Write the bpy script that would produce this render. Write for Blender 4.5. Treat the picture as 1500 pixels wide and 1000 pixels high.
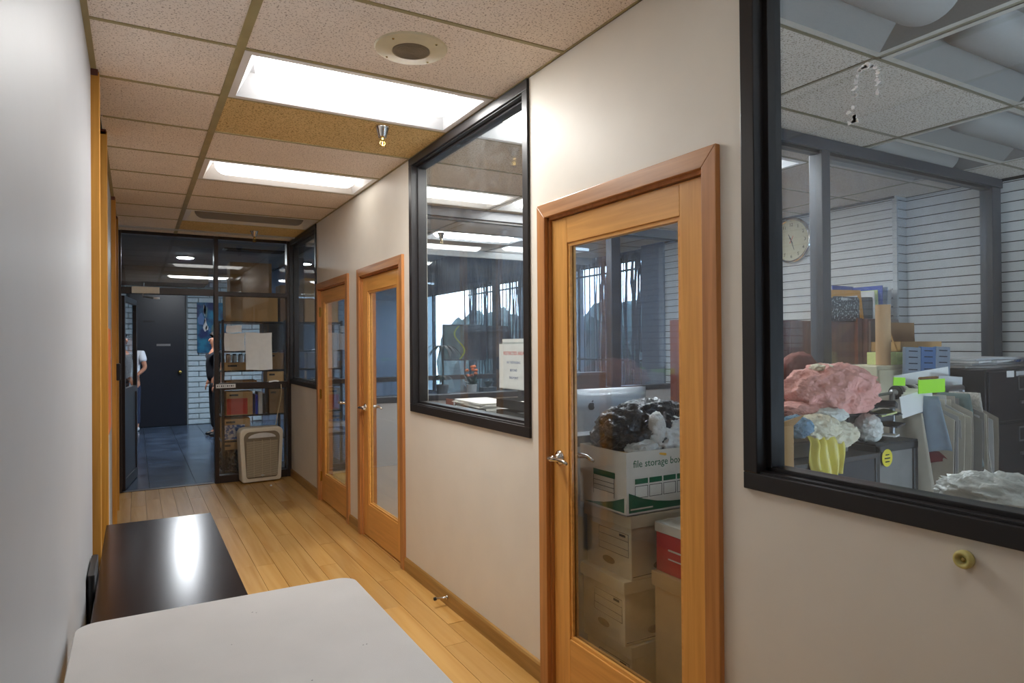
import bpy, bmesh, math, random
from mathutils import Vector, Matrix, noise
from math import sin, cos, pi, radians

C = bpy.context.scene
COL = C.collection
for o in list(bpy.data.objects):
    bpy.data.objects.remove(o)

# ------------------------------------------------------------------ camera
YAW, PITCH, ROLL, EYE = 0.51752, 0.005155, -0.007704, 1.5286
fw = Vector((sin(YAW)*cos(PITCH), cos(YAW)*cos(PITCH), sin(PITCH)))
rt = Vector((cos(YAW), -sin(YAW), 0))
up = rt.cross(fw)
r2 = cos(ROLL)*rt + sin(ROLL)*up
u2 = -sin(ROLL)*rt + cos(ROLL)*up
cd = bpy.data.cameras.new('camera')
cd.sensor_width = 36
cd.lens = 969.9/1500*36
cd.clip_start = 0.02
cam = bpy.data.objects.new('camera', cd)
COL.objects.link(cam)
m = Matrix.Identity(4)
for i in range(3):
    m[i][0], m[i][1], m[i][2] = r2[i], u2[i], -fw[i]
m.translation = Vector((0, 0, EYE))
cam.matrix_world = m
C.camera = cam

# ------------------------------------------------------------------ world, exposure
C.view_settings.view_transform = 'Standard'
C.view_settings.look = 'None'
C.view_settings.gamma = 1
C.view_settings.use_curve_mapping = False
C.view_settings.exposure = 1.62
w = bpy.data.worlds.new('sky')
C.world = w
w.use_nodes = True
bg = w.node_tree.nodes['Background']
bg.inputs[0].default_value = (0.62, 0.80, 1.0, 1)
bg.inputs[1].default_value = 4.5
LAMP_ON, LAMP_WARM, LAMP_DIM = 17.0, (1.0, 0.985, 0.955, 1), 1.5
HALL_LAMP = 23.0

# ------------------------------------------------------------------ materials
def lin(c):
    return tuple((x/12.92 if x <= .04045 else ((x+.055)/1.055)**2.4) for x in c)
def rgb(r, g, b):
    return lin((r/255, g/255, b/255)) + (1,)
MATS = {}
def base(name):
    mt = bpy.data.materials.new(name)
    mt.use_nodes = True
    nt = mt.node_tree
    return mt, nt, nt.nodes, nt.links, nt.nodes['Principled BSDF']
def setspec(b, v):
    b.inputs['Specular IOR Level'].default_value = v
def plain(name, col, rough=.6, metal=0, spec=.5, vary=.06, scale=30, bump=0, bdist=.004, bscale=200, coat=0, stretch=None, tiny=0):
    mt, nt, N, L, b = base(name)
    b.inputs['Roughness'].default_value = rough
    b.inputs['Metallic'].default_value = metal
    setspec(b, spec)
    if coat:
        b.inputs['Coat Weight'].default_value = coat
        b.inputs['Coat Roughness'].default_value = .12
    geo = N.new('ShaderNodeNewGeometry')
    src = geo.outputs['Position']
    if stretch:
        mp = N.new('ShaderNodeMapping'); mp.inputs['Scale'].default_value = stretch
        L.new(src, mp.inputs['Vector']); src = mp.outputs[0]
    n = N.new('ShaderNodeTexNoise'); n.inputs['Scale'].default_value = scale; n.inputs['Detail'].default_value = 4
    L.new(src, n.inputs['Vector'])
    mr = N.new('ShaderNodeMapRange')
    mr.inputs['From Min'].default_value = .3; mr.inputs['From Max'].default_value = .7
    mr.inputs['To Min'].default_value = 1-vary; mr.inputs['To Max'].default_value = 1+vary
    L.new(n.outputs[0], mr.inputs['Value'])
    mx = N.new('ShaderNodeVectorMath'); mx.operation = 'SCALE'
    mx.inputs[0].default_value = col[:3]
    L.new(mr.outputs[0], mx.inputs['Scale'])
    L.new(mx.outputs[0], b.inputs['Base Color'])
    if bump:
        n2 = N.new('ShaderNodeTexNoise'); n2.inputs['Scale'].default_value = bscale
        L.new(geo.outputs['Position'], n2.inputs['Vector'])
        bp = N.new('ShaderNodeBump'); bp.inputs['Strength'].default_value = bump; bp.inputs['Distance'].default_value = bdist
        L.new(n2.outputs[0], bp.inputs['Height']); L.new(bp.outputs[0], b.inputs['Normal'])
    MATS[name] = mt
    return mt
def wood(name, c1, c2, axis='Y', rough=.38, scale=1.0, coat=.15, rnd=.0, spec=.5):
    mt, nt, N, L, b = base(name)
    b.inputs['Roughness'].default_value = rough; setspec(b, spec)
    b.inputs['Coat Weight'].default_value = coat; b.inputs['Coat Roughness'].default_value = .2
    geo = N.new('ShaderNodeNewGeometry')
    oi = N.new('ShaderNodeObjectInfo')
    off = N.new('ShaderNodeVectorMath'); off.operation = 'SCALE'; off.inputs[0].default_value = (7.3, 3.1, 5.7)
    L.new(oi.outputs['Random'], off.inputs['Scale'])
    ad = N.new('ShaderNodeVectorMath'); L.new(geo.outputs['Position'], ad.inputs[0]); L.new(off.outputs[0], ad.inputs[1])
    mp = N.new('ShaderNodeMapping')
    s = {'X': (1.3, 26, 26), 'Y': (26, 1.3, 26), 'Z': (26, 26, 1.3)}[axis]
    mp.inputs['Scale'].default_value = tuple(v*scale for v in s)
    L.new(ad.outputs[0], mp.inputs['Vector'])
    n = N.new('ShaderNodeTexNoise'); n.inputs['Scale'].default_value = 1.4; n.inputs['Detail'].default_value = 6; n.inputs['Distortion'].default_value = .6
    L.new(mp.outputs[0], n.inputs['Vector'])
    cr = N.new('ShaderNodeValToRGB')
    cr.color_ramp.elements[0].position = .32; cr.color_ramp.elements[0].color = c1
    cr.color_ramp.elements[1].position = .66; cr.color_ramp.elements[1].color = c2
    L.new(n.outputs[0], cr.inputs[0])
    hsv = N.new('ShaderNodeHueSaturation')
    mr = N.new('ShaderNodeMapRange'); mr.inputs['To Min'].default_value = 1-rnd; mr.inputs['To Max'].default_value = 1+rnd
    L.new(oi.outputs['Random'], mr.inputs['Value']); L.new(mr.outputs[0], hsv.inputs['Value'])
    L.new(cr.outputs[0], hsv.inputs['Color']); L.new(hsv.outputs[0], b.inputs['Base Color'])
    bp = N.new('ShaderNodeBump'); bp.inputs['Strength'].default_value = .08; bp.inputs['Distance'].default_value = .002
    L.new(n.outputs[0], bp.inputs['Height']); L.new(bp.outputs[0], b.inputs['Normal'])
    MATS[name] = mt
    return mt
def tilemat(name, c, speck, amount=.40, sc=150):
    mt, nt, N, L, b = base(name)
    b.inputs['Roughness'].default_value = .9; setspec(b, .15)
    geo = N.new('ShaderNodeNewGeometry')
    n = N.new('ShaderNodeTexNoise'); n.inputs['Scale'].default_value = sc; n.inputs['Detail'].default_value = 2; n.inputs['Roughness'].default_value = .6
    L.new(geo.outputs['Position'], n.inputs['Vector'])
    cr = N.new('ShaderNodeValToRGB')
    cr.color_ramp.elements[0].position = amount-.05; cr.color_ramp.elements[0].color = speck
    cr.color_ramp.elements[1].position = amount; cr.color_ramp.elements[1].color = c
    L.new(n.outputs[0], cr.inputs[0])
    n3 = N.new('ShaderNodeTexNoise'); n3.inputs['Scale'].default_value = 3
    L.new(geo.outputs['Position'], n3.inputs['Vector'])
    mr = N.new('ShaderNodeMapRange'); mr.inputs['To Min'].default_value = .9; mr.inputs['To Max'].default_value = 1.08
    L.new(n3.outputs[0], mr.inputs['Value'])
    mx = N.new('ShaderNodeVectorMath'); mx.operation = 'SCALE'
    L.new(cr.outputs[0], mx.inputs[0]); L.new(mr.outputs[0], mx.inputs['Scale'])
    L.new(mx.outputs[0], b.inputs['Base Color'])
    MATS[name] = mt
    return mt
def emis(name, col, s):
    mt, nt, N, L, b = base(name)
    b.inputs['Base Color'].default_value = (.8, .8, .8, 1)
    b.inputs['Emission Color'].default_value = col
    b.inputs['Emission Strength'].default_value = s
    MATS[name] = mt
    return mt
def lens(name, col, s):
    # prismatic lens: gives its light mainly downwards, little from its flanks
    mt, nt, N, L, b = base(name)
    b.inputs['Base Color'].default_value = (.8, .8, .8, 1)
    b.inputs['Emission Color'].default_value = col
    g = N.new('ShaderNodeNewGeometry'); sx = N.new('ShaderNodeSeparateXYZ'); L.new(g.outputs['Normal'], sx.inputs[0])
    a = N.new('ShaderNodeMath'); a.operation = 'ABSOLUTE'; L.new(sx.outputs['Z'], a.inputs[0])
    p = N.new('ShaderNodeMath'); p.operation = 'POWER'; p.inputs[1].default_value = 1.3; L.new(a.outputs[0], p.inputs[0])
    m_ = N.new('ShaderNodeMath'); m_.operation = 'MULTIPLY_ADD'; m_.inputs[1].default_value = s*.97; m_.inputs[2].default_value = s*.03; L.new(p.outputs[0], m_.inputs[0])
    L.new(m_.outputs[0], b.inputs['Emission Strength'])
    MATS[name] = mt
    return mt
def glass(name, tint=(.93, .95, .95, 1), dirt_glare=.03, f0=.045, dust_glare=(.8, .85, .9, 1), dscale=9):
    mt, nt, N, L, b = base(name)
    N.remove(b)
    out = N['Material Output']
    tr = N.new('ShaderNodeBsdfTransparent'); tr.inputs[0].default_value = tint
    gl = N.new('ShaderNodeBsdfGlossy'); gl.inputs['Roughness'].default_value = 0.0
    gl.inputs['Color'].default_value = (1, 1, 1, 1)
    lw = N.new('ShaderNodeLayerWeight')
    p = N.new('ShaderNodeMath'); p.operation = 'POWER'; p.inputs[1].default_value = 5
    L.new(lw.outputs['Facing'], p.inputs[0])
    # layer weight at blend .5: facing = 1-cos
    ma = N.new('ShaderNodeMath'); ma.operation = 'MULTIPLY_ADD'; ma.inputs[1].default_value = 1-f0; ma.inputs[2].default_value = f0
    L.new(p.outputs[0], ma.inputs[0])
    m1 = N.new('ShaderNodeMixShader')
    L.new(ma.outputs[0], m1.inputs[0]); L.new(tr.outputs[0], m1.inputs[1]); L.new(gl.outputs[0], m1.inputs[2])
    df = N.new('ShaderNodeBsdfDiffuse'); df.inputs[0].default_value = dust_glare
    geo = N.new('ShaderNodeNewGeometry')
    n = N.new('ShaderNodeTexNoise'); n.inputs['Scale'].default_value = dscale; n.inputs['Detail'].default_value = 5; n.inputs['Distortion'].default_value = 1.2
    L.new(geo.outputs['Position'], n.inputs['Vector'])
    mr = N.new('ShaderNodeMapRange'); mr.inputs['From Min'].default_value = .4; mr.inputs['From Max'].default_value = .75
    mr.inputs['To Min'].default_value = dirt_glare*.3; mr.inputs['To Max'].default_value = dirt_glare*1.6
    L.new(n.outputs[0], mr.inputs['Value'])
    m2 = N.new('ShaderNodeMixShader')
    L.new(mr.outputs[0], m2.inputs[0]); L.new(m1.outputs[0], m2.inputs[1]); L.new(df.outputs[0], m2.inputs[2])
    L.new(m2.outputs[0], out.inputs['Surface'])
    MATS[name] = mt
    return mt
def twotone(name, c1, c2, scale, thr=.5, rough=.6, soft=.08, spec=.4, stretch=(1, 1, 1), detail=4):
    mt, nt, N, L, b = base(name)
    b.inputs['Roughness'].default_value = rough; setspec(b, spec)
    geo = N.new('ShaderNodeNewGeometry')
    mp = N.new('ShaderNodeMapping'); mp.inputs['Scale'].default_value = stretch
    L.new(geo.outputs['Position'], mp.inputs['Vector'])
    n = N.new('ShaderNodeTexNoise'); n.inputs['Scale'].default_value = scale; n.inputs['Detail'].default_value = detail
    L.new(mp.outputs[0], n.inputs['Vector'])
    cr = N.new('ShaderNodeValToRGB')
    cr.color_ramp.elements[0].position = thr-soft; cr.color_ramp.elements[0].color = c1
    cr.color_ramp.elements[1].position = thr+soft; cr.color_ramp.elements[1].color = c2
    L.new(n.outputs[0], cr.inputs[0]); L.new(cr.outputs[0], b.inputs['Base Color'])
    MATS[name] = mt
    return mt

plain('wall_paint', rgb(232, 225, 212), .5, spec=.28, vary=.02, scale=5, bump=.05, bscale=60)
plain('wall_white', rgb(176, 178, 182), .5, spec=.35, vary=.02, scale=4, bump=.05, bscale=50)
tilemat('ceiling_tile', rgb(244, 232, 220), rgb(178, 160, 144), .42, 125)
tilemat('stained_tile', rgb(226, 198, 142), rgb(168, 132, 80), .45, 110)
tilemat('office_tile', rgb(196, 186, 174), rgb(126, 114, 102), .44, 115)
plain('grid_office', rgb(120, 112, 90), .6)
plain('grid_olive', rgb(166, 152, 108), .5, vary=.08, scale=10)
plain('troffer_white', rgb(232, 230, 228), .45, vary=.01)
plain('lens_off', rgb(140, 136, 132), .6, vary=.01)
lens('lens_on', LAMP_WARM, LAMP_ON)
lens('lens_hall', LAMP_WARM, HALL_LAMP)
lens('lens_rear_fill', LAMP_WARM, HALL_LAMP*.10)
plain('troffer_off_shaded', rgb(124, 120, 116), .6, vary=.02)  # darker copy of the white reflector; the dark room it mirrors is painted in
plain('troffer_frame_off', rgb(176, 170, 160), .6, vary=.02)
plain('troffer_grey', rgb(150, 150, 152), .5, vary=.01)
emis('lens_dim', (1, .97, .93, 1), LAMP_DIM)
wood('floor_wood', rgb(196, 146, 78), rgb(216, 170, 100), 'Y', .26, .45, .25, .10)
wood('trim_h', rgb(170, 116, 68), rgb(200, 144, 92), 'Y', .36, 1.0, .2)
wood('trim_v', rgb(172, 112, 58), rgb(200, 136, 78), 'Z', .36, 1.0, .2)
wood('door_v', rgb(212, 150, 72), rgb(230, 168, 88), 'Z', .34, 1.2, .2)
wood('door_h', rgb(212, 150, 72), rgb(230, 168, 88), 'Y', .34, 1.2, .2)
wood('orange_wood', rgb(172, 116, 36), rgb(200, 142, 54), 'Z', .6, .8, 0)
plain('dark_doorway', rgb(66, 60, 58), .5, vary=.05)
plain('orange_paint', rgb(236, 128, 18), .4, vary=.08, scale=8)
wood('base_wood', rgb(150, 110, 52), rgb(186, 142, 78), 'Y', .4, .7, .15)
plain('frame_black', rgb(36, 33, 33), .36, metal=0, spec=.4, vary=.05)
plain('frame_grey', rgb(64, 66, 72), .38, metal=.2, spec=.6, vary=.04)
plain('frame_bronze', rgb(52, 42, 38), .35, metal=.3, spec=.5, vary=.06)
plain('dark_top', rgb(30, 20, 18), .2, spec=.3, vary=.25, scale=14, stretch=(8, 1, 1))
plain('table_white', rgb(186, 183, 181), .42, spec=.35, vary=.03, scale=7, bump=.12, bscale=400)
plain('table_edge', rgb(120, 118, 118), .5)
plain('chrome', rgb(210, 205, 198), .14, metal=1, vary=.02)
plain('brass', rgb(190, 160, 90), .25, metal=1, vary=.04)
plain('steel', rgb(150, 150, 152), .3, metal=.9)
plain('dark_metal', rgb(40, 40, 42), .4, metal=.5)
plain('black_plastic', rgb(24, 24, 26), .35, vary=.05)
plain('black', rgb(14, 14, 15), .5, vary=.05)
plain('black_file', rgb(34, 32, 34), .35, spec=.5, vary=.05)
plain('white_plastic', rgb(220, 220, 218), .4)
plain('beige_plastic', rgb(230, 222, 202), .45, vary=.02)
plain('grille_beige', rgb(206, 194, 168), .5, vary=.03)
plain('grille_dark', rgb(130, 118, 98), .6)
plain('speaker_cream', rgb(214, 204, 172), .5, vary=.06, scale=18)
plain('speaker_mesh', rgb(140, 128, 108), .55, metal=.3)
plain('paper', rgb(222, 220, 216), .8, spec=.1, vary=.03, scale=20)
plain('paper_grey', rgb(186, 186, 186), .8, spec=.1, vary=.05, scale=20)
plain('cardboard', rgb(186, 148, 102), .8, spec=.1, vary=.06, scale=12)
plain('cardboard_dark', rgb(128, 100, 72), .8, spec=.1, vary=.10, scale=12)
plain('box_white', rgb(214, 206, 190), .7, spec=.2, vary=.03)
plain('box_tan', rgb(206, 190, 158), .7, spec=.2, vary=.04)
plain('green_ink', rgb(24, 92, 58), .7, spec=.2)
plain('dark_ink', rgb(40, 40, 44), .7, spec=.1)
plain('red_ink', rgb(206, 62, 50), .7, spec=.1)
plain('blue_ink', rgb(70, 90, 140), .7, spec=.1)
plain('brown_ink', rgb(120, 88, 52), .7, spec=.1)
plain('red_box', rgb(196, 52, 44), .6, vary=.05)
plain('aluminium', rgb(200, 204, 206), .3, metal=.55, vary=.01)
plain('logo_black', rgb(28, 28, 30), .3)
plain('black_bag', rgb(20, 20, 24), .28, spec=.6, vary=.2, bump=1.0, bscale=34, bdist=.02)
plain('white_bag', rgb(226, 226, 220), .4, spec=.4, vary=.05, bump=.9, bscale=36, bdist=.015)
plain('clear_bag', rgb(206, 210, 206), .3, spec=.7, vary=.14, scale=14, bump=.8, bscale=90)
plain('yellow_env', rgb(240, 176, 30), .6, vary=.05)
plain('slat_white', rgb(210, 212, 212), .45, vary=.02)
plain('groove_brown', rgb(70, 58, 50), .8)
plain('trim_grey', rgb(196, 198, 198), .5)
plain('clock_face', rgb(216, 210, 178), .5, vary=.02)
wood('mahogany', rgb(96, 44, 30), rgb(128, 66, 46), 'Z', .35, .6, .2)
wood('mahogany_h', rgb(80, 44, 36), rgb(108, 62, 50), 'X', .4, .6, .2)
plain('dark_panel', rgb(40, 40, 46), .6, vary=.1)
plain('cream_metal', rgb(216, 208, 178), .45, vary=.02)
plain('tube_card', rgb(188, 152, 112), .7, vary=.04)
plain('lime', rgb(158, 226, 24), .6, vary=.02)
plain('pale_lime', rgb(214, 224, 150), .6, vary=.06, scale=60)
plain('blue_folder', rgb(36, 66, 170), .45)
plain('orange_folder', rgb(246, 166, 34), .5)
twotone('speckled_black', rgb(34, 36, 40), rgb(200, 204, 206), 60, .58, .4, .02)
plain('pink_cloth', rgb(226, 166, 156), .85, spec=.1, vary=.08, scale=9, bump=1.0, bscale=26, bdist=.03)
plain('cream_cloth', rgb(222, 214, 190), .85, spec=.1, vary=.08, scale=9, bump=1.0, bscale=26, bdist=.03)
plain('white_cloth', rgb(218, 220, 214), .85, spec=.1, vary=.08, scale=9, bump=1.0, bscale=26, bdist=.03)
plain('blue_cloth', rgb(120, 150, 172), .85, spec=.1, vary=.08, scale=9, bump=1.0, bscale=26, bdist=.03)
plain('yellow_satin', rgb(222, 206, 92), .35, spec=.6, vary=.05)
plain('pale_blue_cloth', rgb(150, 168, 188), .8, vary=.05)
plain('teal_grey', rgb(96, 114, 112), .8, vary=.06)
plain('wine', rgb(120, 30, 36), .8)
plain('lace', rgb(170, 166, 158), .9, vary=.25, scale=90)
for k, c in enumerate([(196, 188, 172), (170, 162, 150), (150, 140, 128), (182, 180, 180), (132, 128, 124)]):
    plain('pattern_card_%d' % k, rgb(*c), .8, spec=.1, vary=.04)
plain('grey_blue_plastic', rgb(118, 130, 146), .4, vary=.04)
plain('blue_plastic', rgb(66, 100, 146), .4, vary=.04)
plain('sticker_yellow', rgb(226, 208, 40), .5)
plain('smoke_panel', rgb(120, 118, 116), .35, vary=.14, scale=12)
plain('red_cloth', rgb(118, 66, 58), .8, vary=.1)
twotone('magazine', rgb(60, 90, 150), rgb(210, 206, 206), 26, .5, .35, .06)
twotone('leaf_hedge', rgb(18, 26, 26), rgb(50, 62, 58), 9, .5, .8, .2)
plain('leaf', rgb(30, 66, 28), .5, vary=.2)
plain('leaf_dark', rgb(24, 40, 34), .5, vary=.2)
plain('flower_orange', rgb(232, 120, 60), .6)
plain('pot_white', rgb(200, 202, 200), .4)
plain('pot_dark', rgb(70, 76, 80), .5)
plain('brick_white', rgb(176, 190, 198), .75, vary=.06, scale=20, bump=.7, bscale=30)
plain('mortar', rgb(152, 166, 174), .9, vary=.06)
twotone('slate', rgb(34, 44, 60), rgb(86, 104, 128), 2.6, .5, .22, .22, .5)
plain('grout', rgb(22, 26, 32), .7)
plain('lobby_ceiling', rgb(96, 92, 92), .9, vary=.08, scale=3)
plain('lobby_wall', rgb(72, 66, 62), .8, vary=.06)
plain('dark_door', rgb(26, 30, 40), .35, vary=.04)
plain('corrugated', rgb(92, 104, 124), .5, vary=.08, scale=4)  # lightened and blued: haze from daylight glare mixed into the panel colour
plain('strip_dark', rgb(64, 74, 92), .6, vary=.2, scale=20)
plain('bar_dark', rgb(30, 34, 42), .5, metal=.4)
twotone('painting_blue', rgb(12, 34, 84), rgb(30, 110, 140), 5, .52, .45, .12)
plain('canvas_dark', rgb(30, 36, 48), .6)
twotone('backlit_art', rgb(58, 92, 100), rgb(140, 170, 160), 4, .5, .6, .2)
plain('art_yellow', rgb(206, 214, 60), .6)
plain('concrete', rgb(120, 122, 124), .9, vary=.1, scale=2)
plain('skin', rgb(176, 124, 100), .6, spec=.3, vary=.04)
plain('hair', rgb(34, 26, 22), .7)
plain('shirt_white', rgb(214, 218, 226), .85, vary=.03)
plain('shirt_navy', rgb(20, 22, 32), .85)
plain('jeans', rgb(28, 38, 66), .85, vary=.1)
plain('trousers', rgb(22, 24, 30), .85)
plain('shoe_white', rgb(196, 196, 200), .6)
plain('lips', rgb(140, 84, 76), .6)
plain('rubber', rgb(204, 190, 118), .35, vary=.04)
plain('wire_cream', rgb(190, 176, 140), .5)
glass('glass_clean', dirt_glare=.012)
glass('glass_dusty', dirt_glare=.012, dscale=4)
glass('glass_office', tint=(.92, .95, .98, 1), dirt_glare=.032, dust_glare=(.5, .64, .85, 1), dscale=3)  # bluish daylight glare on this glass is put into its dust colour
M = MATS

# ------------------------------------------------------------------ mesh helpers
ORG = {}
class MB:
    def __init__(s): s.v = []; s.f = []; s.xf = None
    def add(s, vs, fs):
        n = len(s.v)
        for p in vs:
            p = Vector(p)
            if s.xf is not None: p = s.xf @ p
            s.v.append(p)
        s.f += [tuple(i+n for i in f) for f in fs]
        return s
    def box(s, x0, x1, y0, y1, z0, z1):
        vs = [(x0,y0,z0),(x1,y0,z0),(x1,y1,z0),(x0,y1,z0),(x0,y0,z1),(x1,y0,z1),(x1,y1,z1),(x0,y1,z1)]
        return s.add(vs, [(3,2,1,0),(4,5,6,7),(0,1,5,4),(1,2,6,5),(2,3,7,6),(3,0,4,7)])
    def tube(s, pts, r, n=10, cap=True):
        pts = [Vector(p) for p in pts]
        rs = r if isinstance(r, (list, tuple)) else [r]*len(pts)
        vs = []; fs = []
        a = None
        for i, p in enumerate(pts):
            d = (pts[min(i+1, len(pts)-1)] - pts[max(i-1, 0)]).normalized()
            if a is None:
                a = d.orthogonal().normalized()
            a = (a - d*a.dot(d))
            a = a.normalized() if a.length > 1e-6 else d.orthogonal().normalized()
            b = d.cross(a)
            for k in range(n):
                t = 2*pi*k/n
                vs.append(p + rs[i]*(cos(t)*a + sin(t)*b))
        for i in range(len(pts)-1):
            for k in range(n):
                k2 = (k+1) % n
                fs.append((i*n+k, i*n+k2, (i+1)*n+k2, (i+1)*n+k))
        if cap:
            fs.append(tuple(range(n-1, -1, -1))); o = (len(pts)-1)*n
            fs.append(tuple(range(o, o+n)))
        return s.add(vs, fs)
    def lathe(s, prof, org, axis=(0, 0, 1), n=24):
        ax = Vector(axis).normalized(); a = ax.orthogonal().normalized(); b = ax.cross(a); org = Vector(org)
        vs = []; fs = []
        for r, h in prof:
            for k in range(n):
                t = 2*pi*k/n
                vs.append(org + ax*h + max(r, 1e-4)*(cos(t)*a + sin(t)*b))
        for i in range(len(prof)-1):
            for k in range(n):
                k2 = (k+1) % n
                fs.append((i*n+k, i*n+k2, (i+1)*n+k2, (i+1)*n+k))
        fs.append(tuple(range(n-1, -1, -1))); o = (len(prof)-1)*n
        fs.append(tuple(range(o, o+n)))
        return s.add(vs, fs)
    def prism(s, poly, plane, a, b):
        """poly 2d points; plane 'xy','xz','yz' extruded on the remaining axis a..b"""
        def P(u, v, t):
            return {'xy': (u, v, t), 'xz': (u, t, v), 'yz': (t, u, v)}[plane]
        n = len(poly)
        vs = [P(u, v, a) for u, v in poly] + [P(u, v, b) for u, v in poly]
        fs = [tuple(range(n-1, -1, -1)), tuple(range(n, 2*n))]
        for i in range(n):
            j = (i+1) % n
            fs.append((i, j, n+j, n+i))
        return s.add(vs, fs)
    def grid(s, fn, nu, nv, thick=0):
        vs = [fn(i/nu, j/nv) for i in range(nu+1) for j in range(nv+1)]
        fs = [(i*(nv+1)+j, (i+1)*(nv+1)+j, (i+1)*(nv+1)+j+1, i*(nv+1)+j+1) for i in range(nu) for j in range(nv)]
        return s.add(vs, fs)
    def blob(s, c, r, seed=0, amp=.25, freq=3.0, sub=4, flat=None, sharp=True):
        bm = bmesh.new(); bmesh.ops.create_icosphere(bm, subdivisions=sub, radius=1)
        c = Vector(c)
        vs = []
        for v in bm.verts:
            p = v.co.copy()
            q = p*freq + Vector((seed*3.7, seed*1.3, seed*2.1))
            d = noise.noise(q)
            if sharp: d = (1-2*abs(noise.noise(q)))*.6 + .5*(1-2*abs(noise.noise(q*2.3)))*.5 + .3*noise.noise(q*5)*.4
            k = 1 + amp*d
            pp = Vector((p.x*r[0]*k, p.y*r[1]*k, p.z*r[2]*k)) + c
            if flat is not None and pp.z < flat: pp.z = flat + (pp.z-flat)*.02
            vs.append(pp)
        fs = [tuple(v.index for v in f.verts) for f in bm.faces]
        bm.free()
        return s.add(vs, fs)
    def text(s, body, size, org, u, v, depth=.0006, align='LEFT', bold=0.0):
        """flat lettering laid on the plane org + u,v"""
        cu = bpy.data.curves.new('lettering', 'FONT'); cu.body = body; cu.size = size; cu.align_x = align
        cu.extrude = depth; cu.offset = bold; cu.resolution_u = 2
        ob = bpy.data.objects.new('lettering', cu)
        COL.objects.link(ob)
        dg = bpy.context.evaluated_depsgraph_get()
        me = bpy.data.meshes.new_from_object(ob.evaluated_get(dg))
        u = Vector(u).normalized(); v = Vector(v).normalized(); nn = u.cross(v); org = Vector(org)
        s.add([org + u*p.co.x + v*p.co.y + nn*p.co.z for p in me.vertices], [tuple(p.vertices) for p in me.polygons])
        bpy.data.objects.remove(ob); bpy.data.curves.remove(cu); bpy.data.meshes.remove(me)
        return s
    def build(s, name, mat, parent=None, smooth=False, bevel=0, solid=0, sub=0, kind=None, fixn=False, label=None):
        vs = s.v
        if parent is not None:
            og = ORG[parent.name]
        else:
            lo = [min(p[i] for p in vs) for i in range(3)]; hi = [max(p[i] for p in vs) for i in range(3)]
            og = Vector(((lo[0]+hi[0])/2, (lo[1]+hi[1])/2, lo[2]))
        me = bpy.data.meshes.new(name)
        me.from_pydata([tuple(p-og) for p in vs], [], s.f)
        if fixn:
            bm = bmesh.new(); bm.from_mesh(me); bmesh.ops.recalc_face_normals(bm, faces=bm.faces); bm.to_mesh(me); bm.free()
        me.materials.append(M[mat] if isinstance(mat, str) else mat)
        if smooth:
            for p in me.polygons: p.use_smooth = True
        o = bpy.data.objects.new(name, me); COL.objects.link(o)
        if parent is not None:
            o.parent = parent
        else:
            o.location = og
        ORG[o.name] = og.copy()
        if bevel:
            b = o.modifiers.new('bevel', 'BEVEL'); b.width = bevel; b.segments = 2; b.limit_method = 'ANGLE'
        if solid:
            b = o.modifiers.new('solid', 'SOLIDIFY'); b.thickness = solid; b.offset = 0
        if sub:
            b = o.modifiers.new('sub', 'SUBSURF'); b.levels = sub; b.render_levels = sub
        if kind: o['kind'] = kind
        if label: o['label'] = label
        return o
def thing(name, label, cat, loc, group=None):
    o = bpy.data.objects.new(name, None); COL.objects.link(o); o.location = loc
    o.empty_display_size = .1
    o['label'] = label; o['category'] = cat
    if group: o['group'] = group
    ORG[o.name] = Vector(loc)
    return o
def tag(o, label, cat, group=None):
    o['label'] = label; o['category'] = cat
    if group: o['group'] = group
    return o
def struct(name, loc=(0, 0, 0)):
    o = bpy.data.objects.new(name, None); COL.objects.link(o); o.location = loc
    o['kind'] = 'structure'; ORG[o.name] = Vector(loc)
    return o
def bx(x0, x1, y0, y1, z0, z1): return MB().box(x0, x1, y0, y1, z0, z1)
def inst(me_obj, name, parent, loc):
    """another object sharing mesh data"""
    o = bpy.data.objects.new(name, me_obj.data); COL.objects.link(o)
    o.parent = parent; o.location = loc
    return o
def rotz(px, py, a): return Matrix.Translation((px, py, 0)) @ Matrix.Rotation(a, 4, 'Z') @ Matrix.Translation((-px, -py, 0))

H = 2.772
XR = 1.6      # corridor side of right wall
XL = -0.167
WT = 0.12     # right wall thickness
XE = 5.80     # east wall
YS = 8.15     # storefront
YP1, YP2 = 2.6, 5.5
Y0 = 2.943; P = .61
XG = [-0.167, .387, 1.606, 2.826, 4.046, 5.266, 5.80]
rnd = random.Random(4)

ORD = ['first', 'second', 'third', 'fourth', 'fifth', 'sixth', 'seventh', 'eighth', 'ninth', 'tenth', 'eleventh', 'twelfth']
CNT = {}
def nth(k):
    CNT[k] = CNT.get(k, -1)+1
    return ORD[min(CNT[k], 11)]
# ================================================================== SETTING
# ---- corridor floor with planks
fl = struct('floor', (0, 0, 0))
bx(XL-.1, XR+WT+.02, -2.6, YS-.0, -.06, -.012).build('subfloor', 'cardboard_dark', fl)
def planks(parent, x0, x1, y0, y1, wd, seed, stuff=False, lens=(.9, 1.9)):
    r = random.Random(seed); acc = MB(); x = x0
    while x < x1-1e-3:
        xe = min(x+wd, x1); y = y0 - r.uniform(0, 1.2)
        while y < y1:
            ye = y + r.uniform(*lens); a = max(y, y0); b = min(ye, y1)
            if b-a > .02:
                dz = r.uniform(-.0006, .0006)
                q = MB() if not stuff else acc
                q.box(x+.0012, xe-.0012, a+.0012, b-.0012, -.012, dz)
                if not stuff: q.build('plank', 'floor_wood', parent)
            y = ye
        x = xe
    if stuff: acc.build('planking', 'floor_wood', parent, kind='stuff')
planks(fl, XL, XR, -2.5, YS, .127, 3)
of = struct('floor_office', (3.7, 3, 0))
bx(XR, XE+.2, -1.2, YS, -.06, -.012).build('subfloor', 'cardboard_dark', of)
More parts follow.
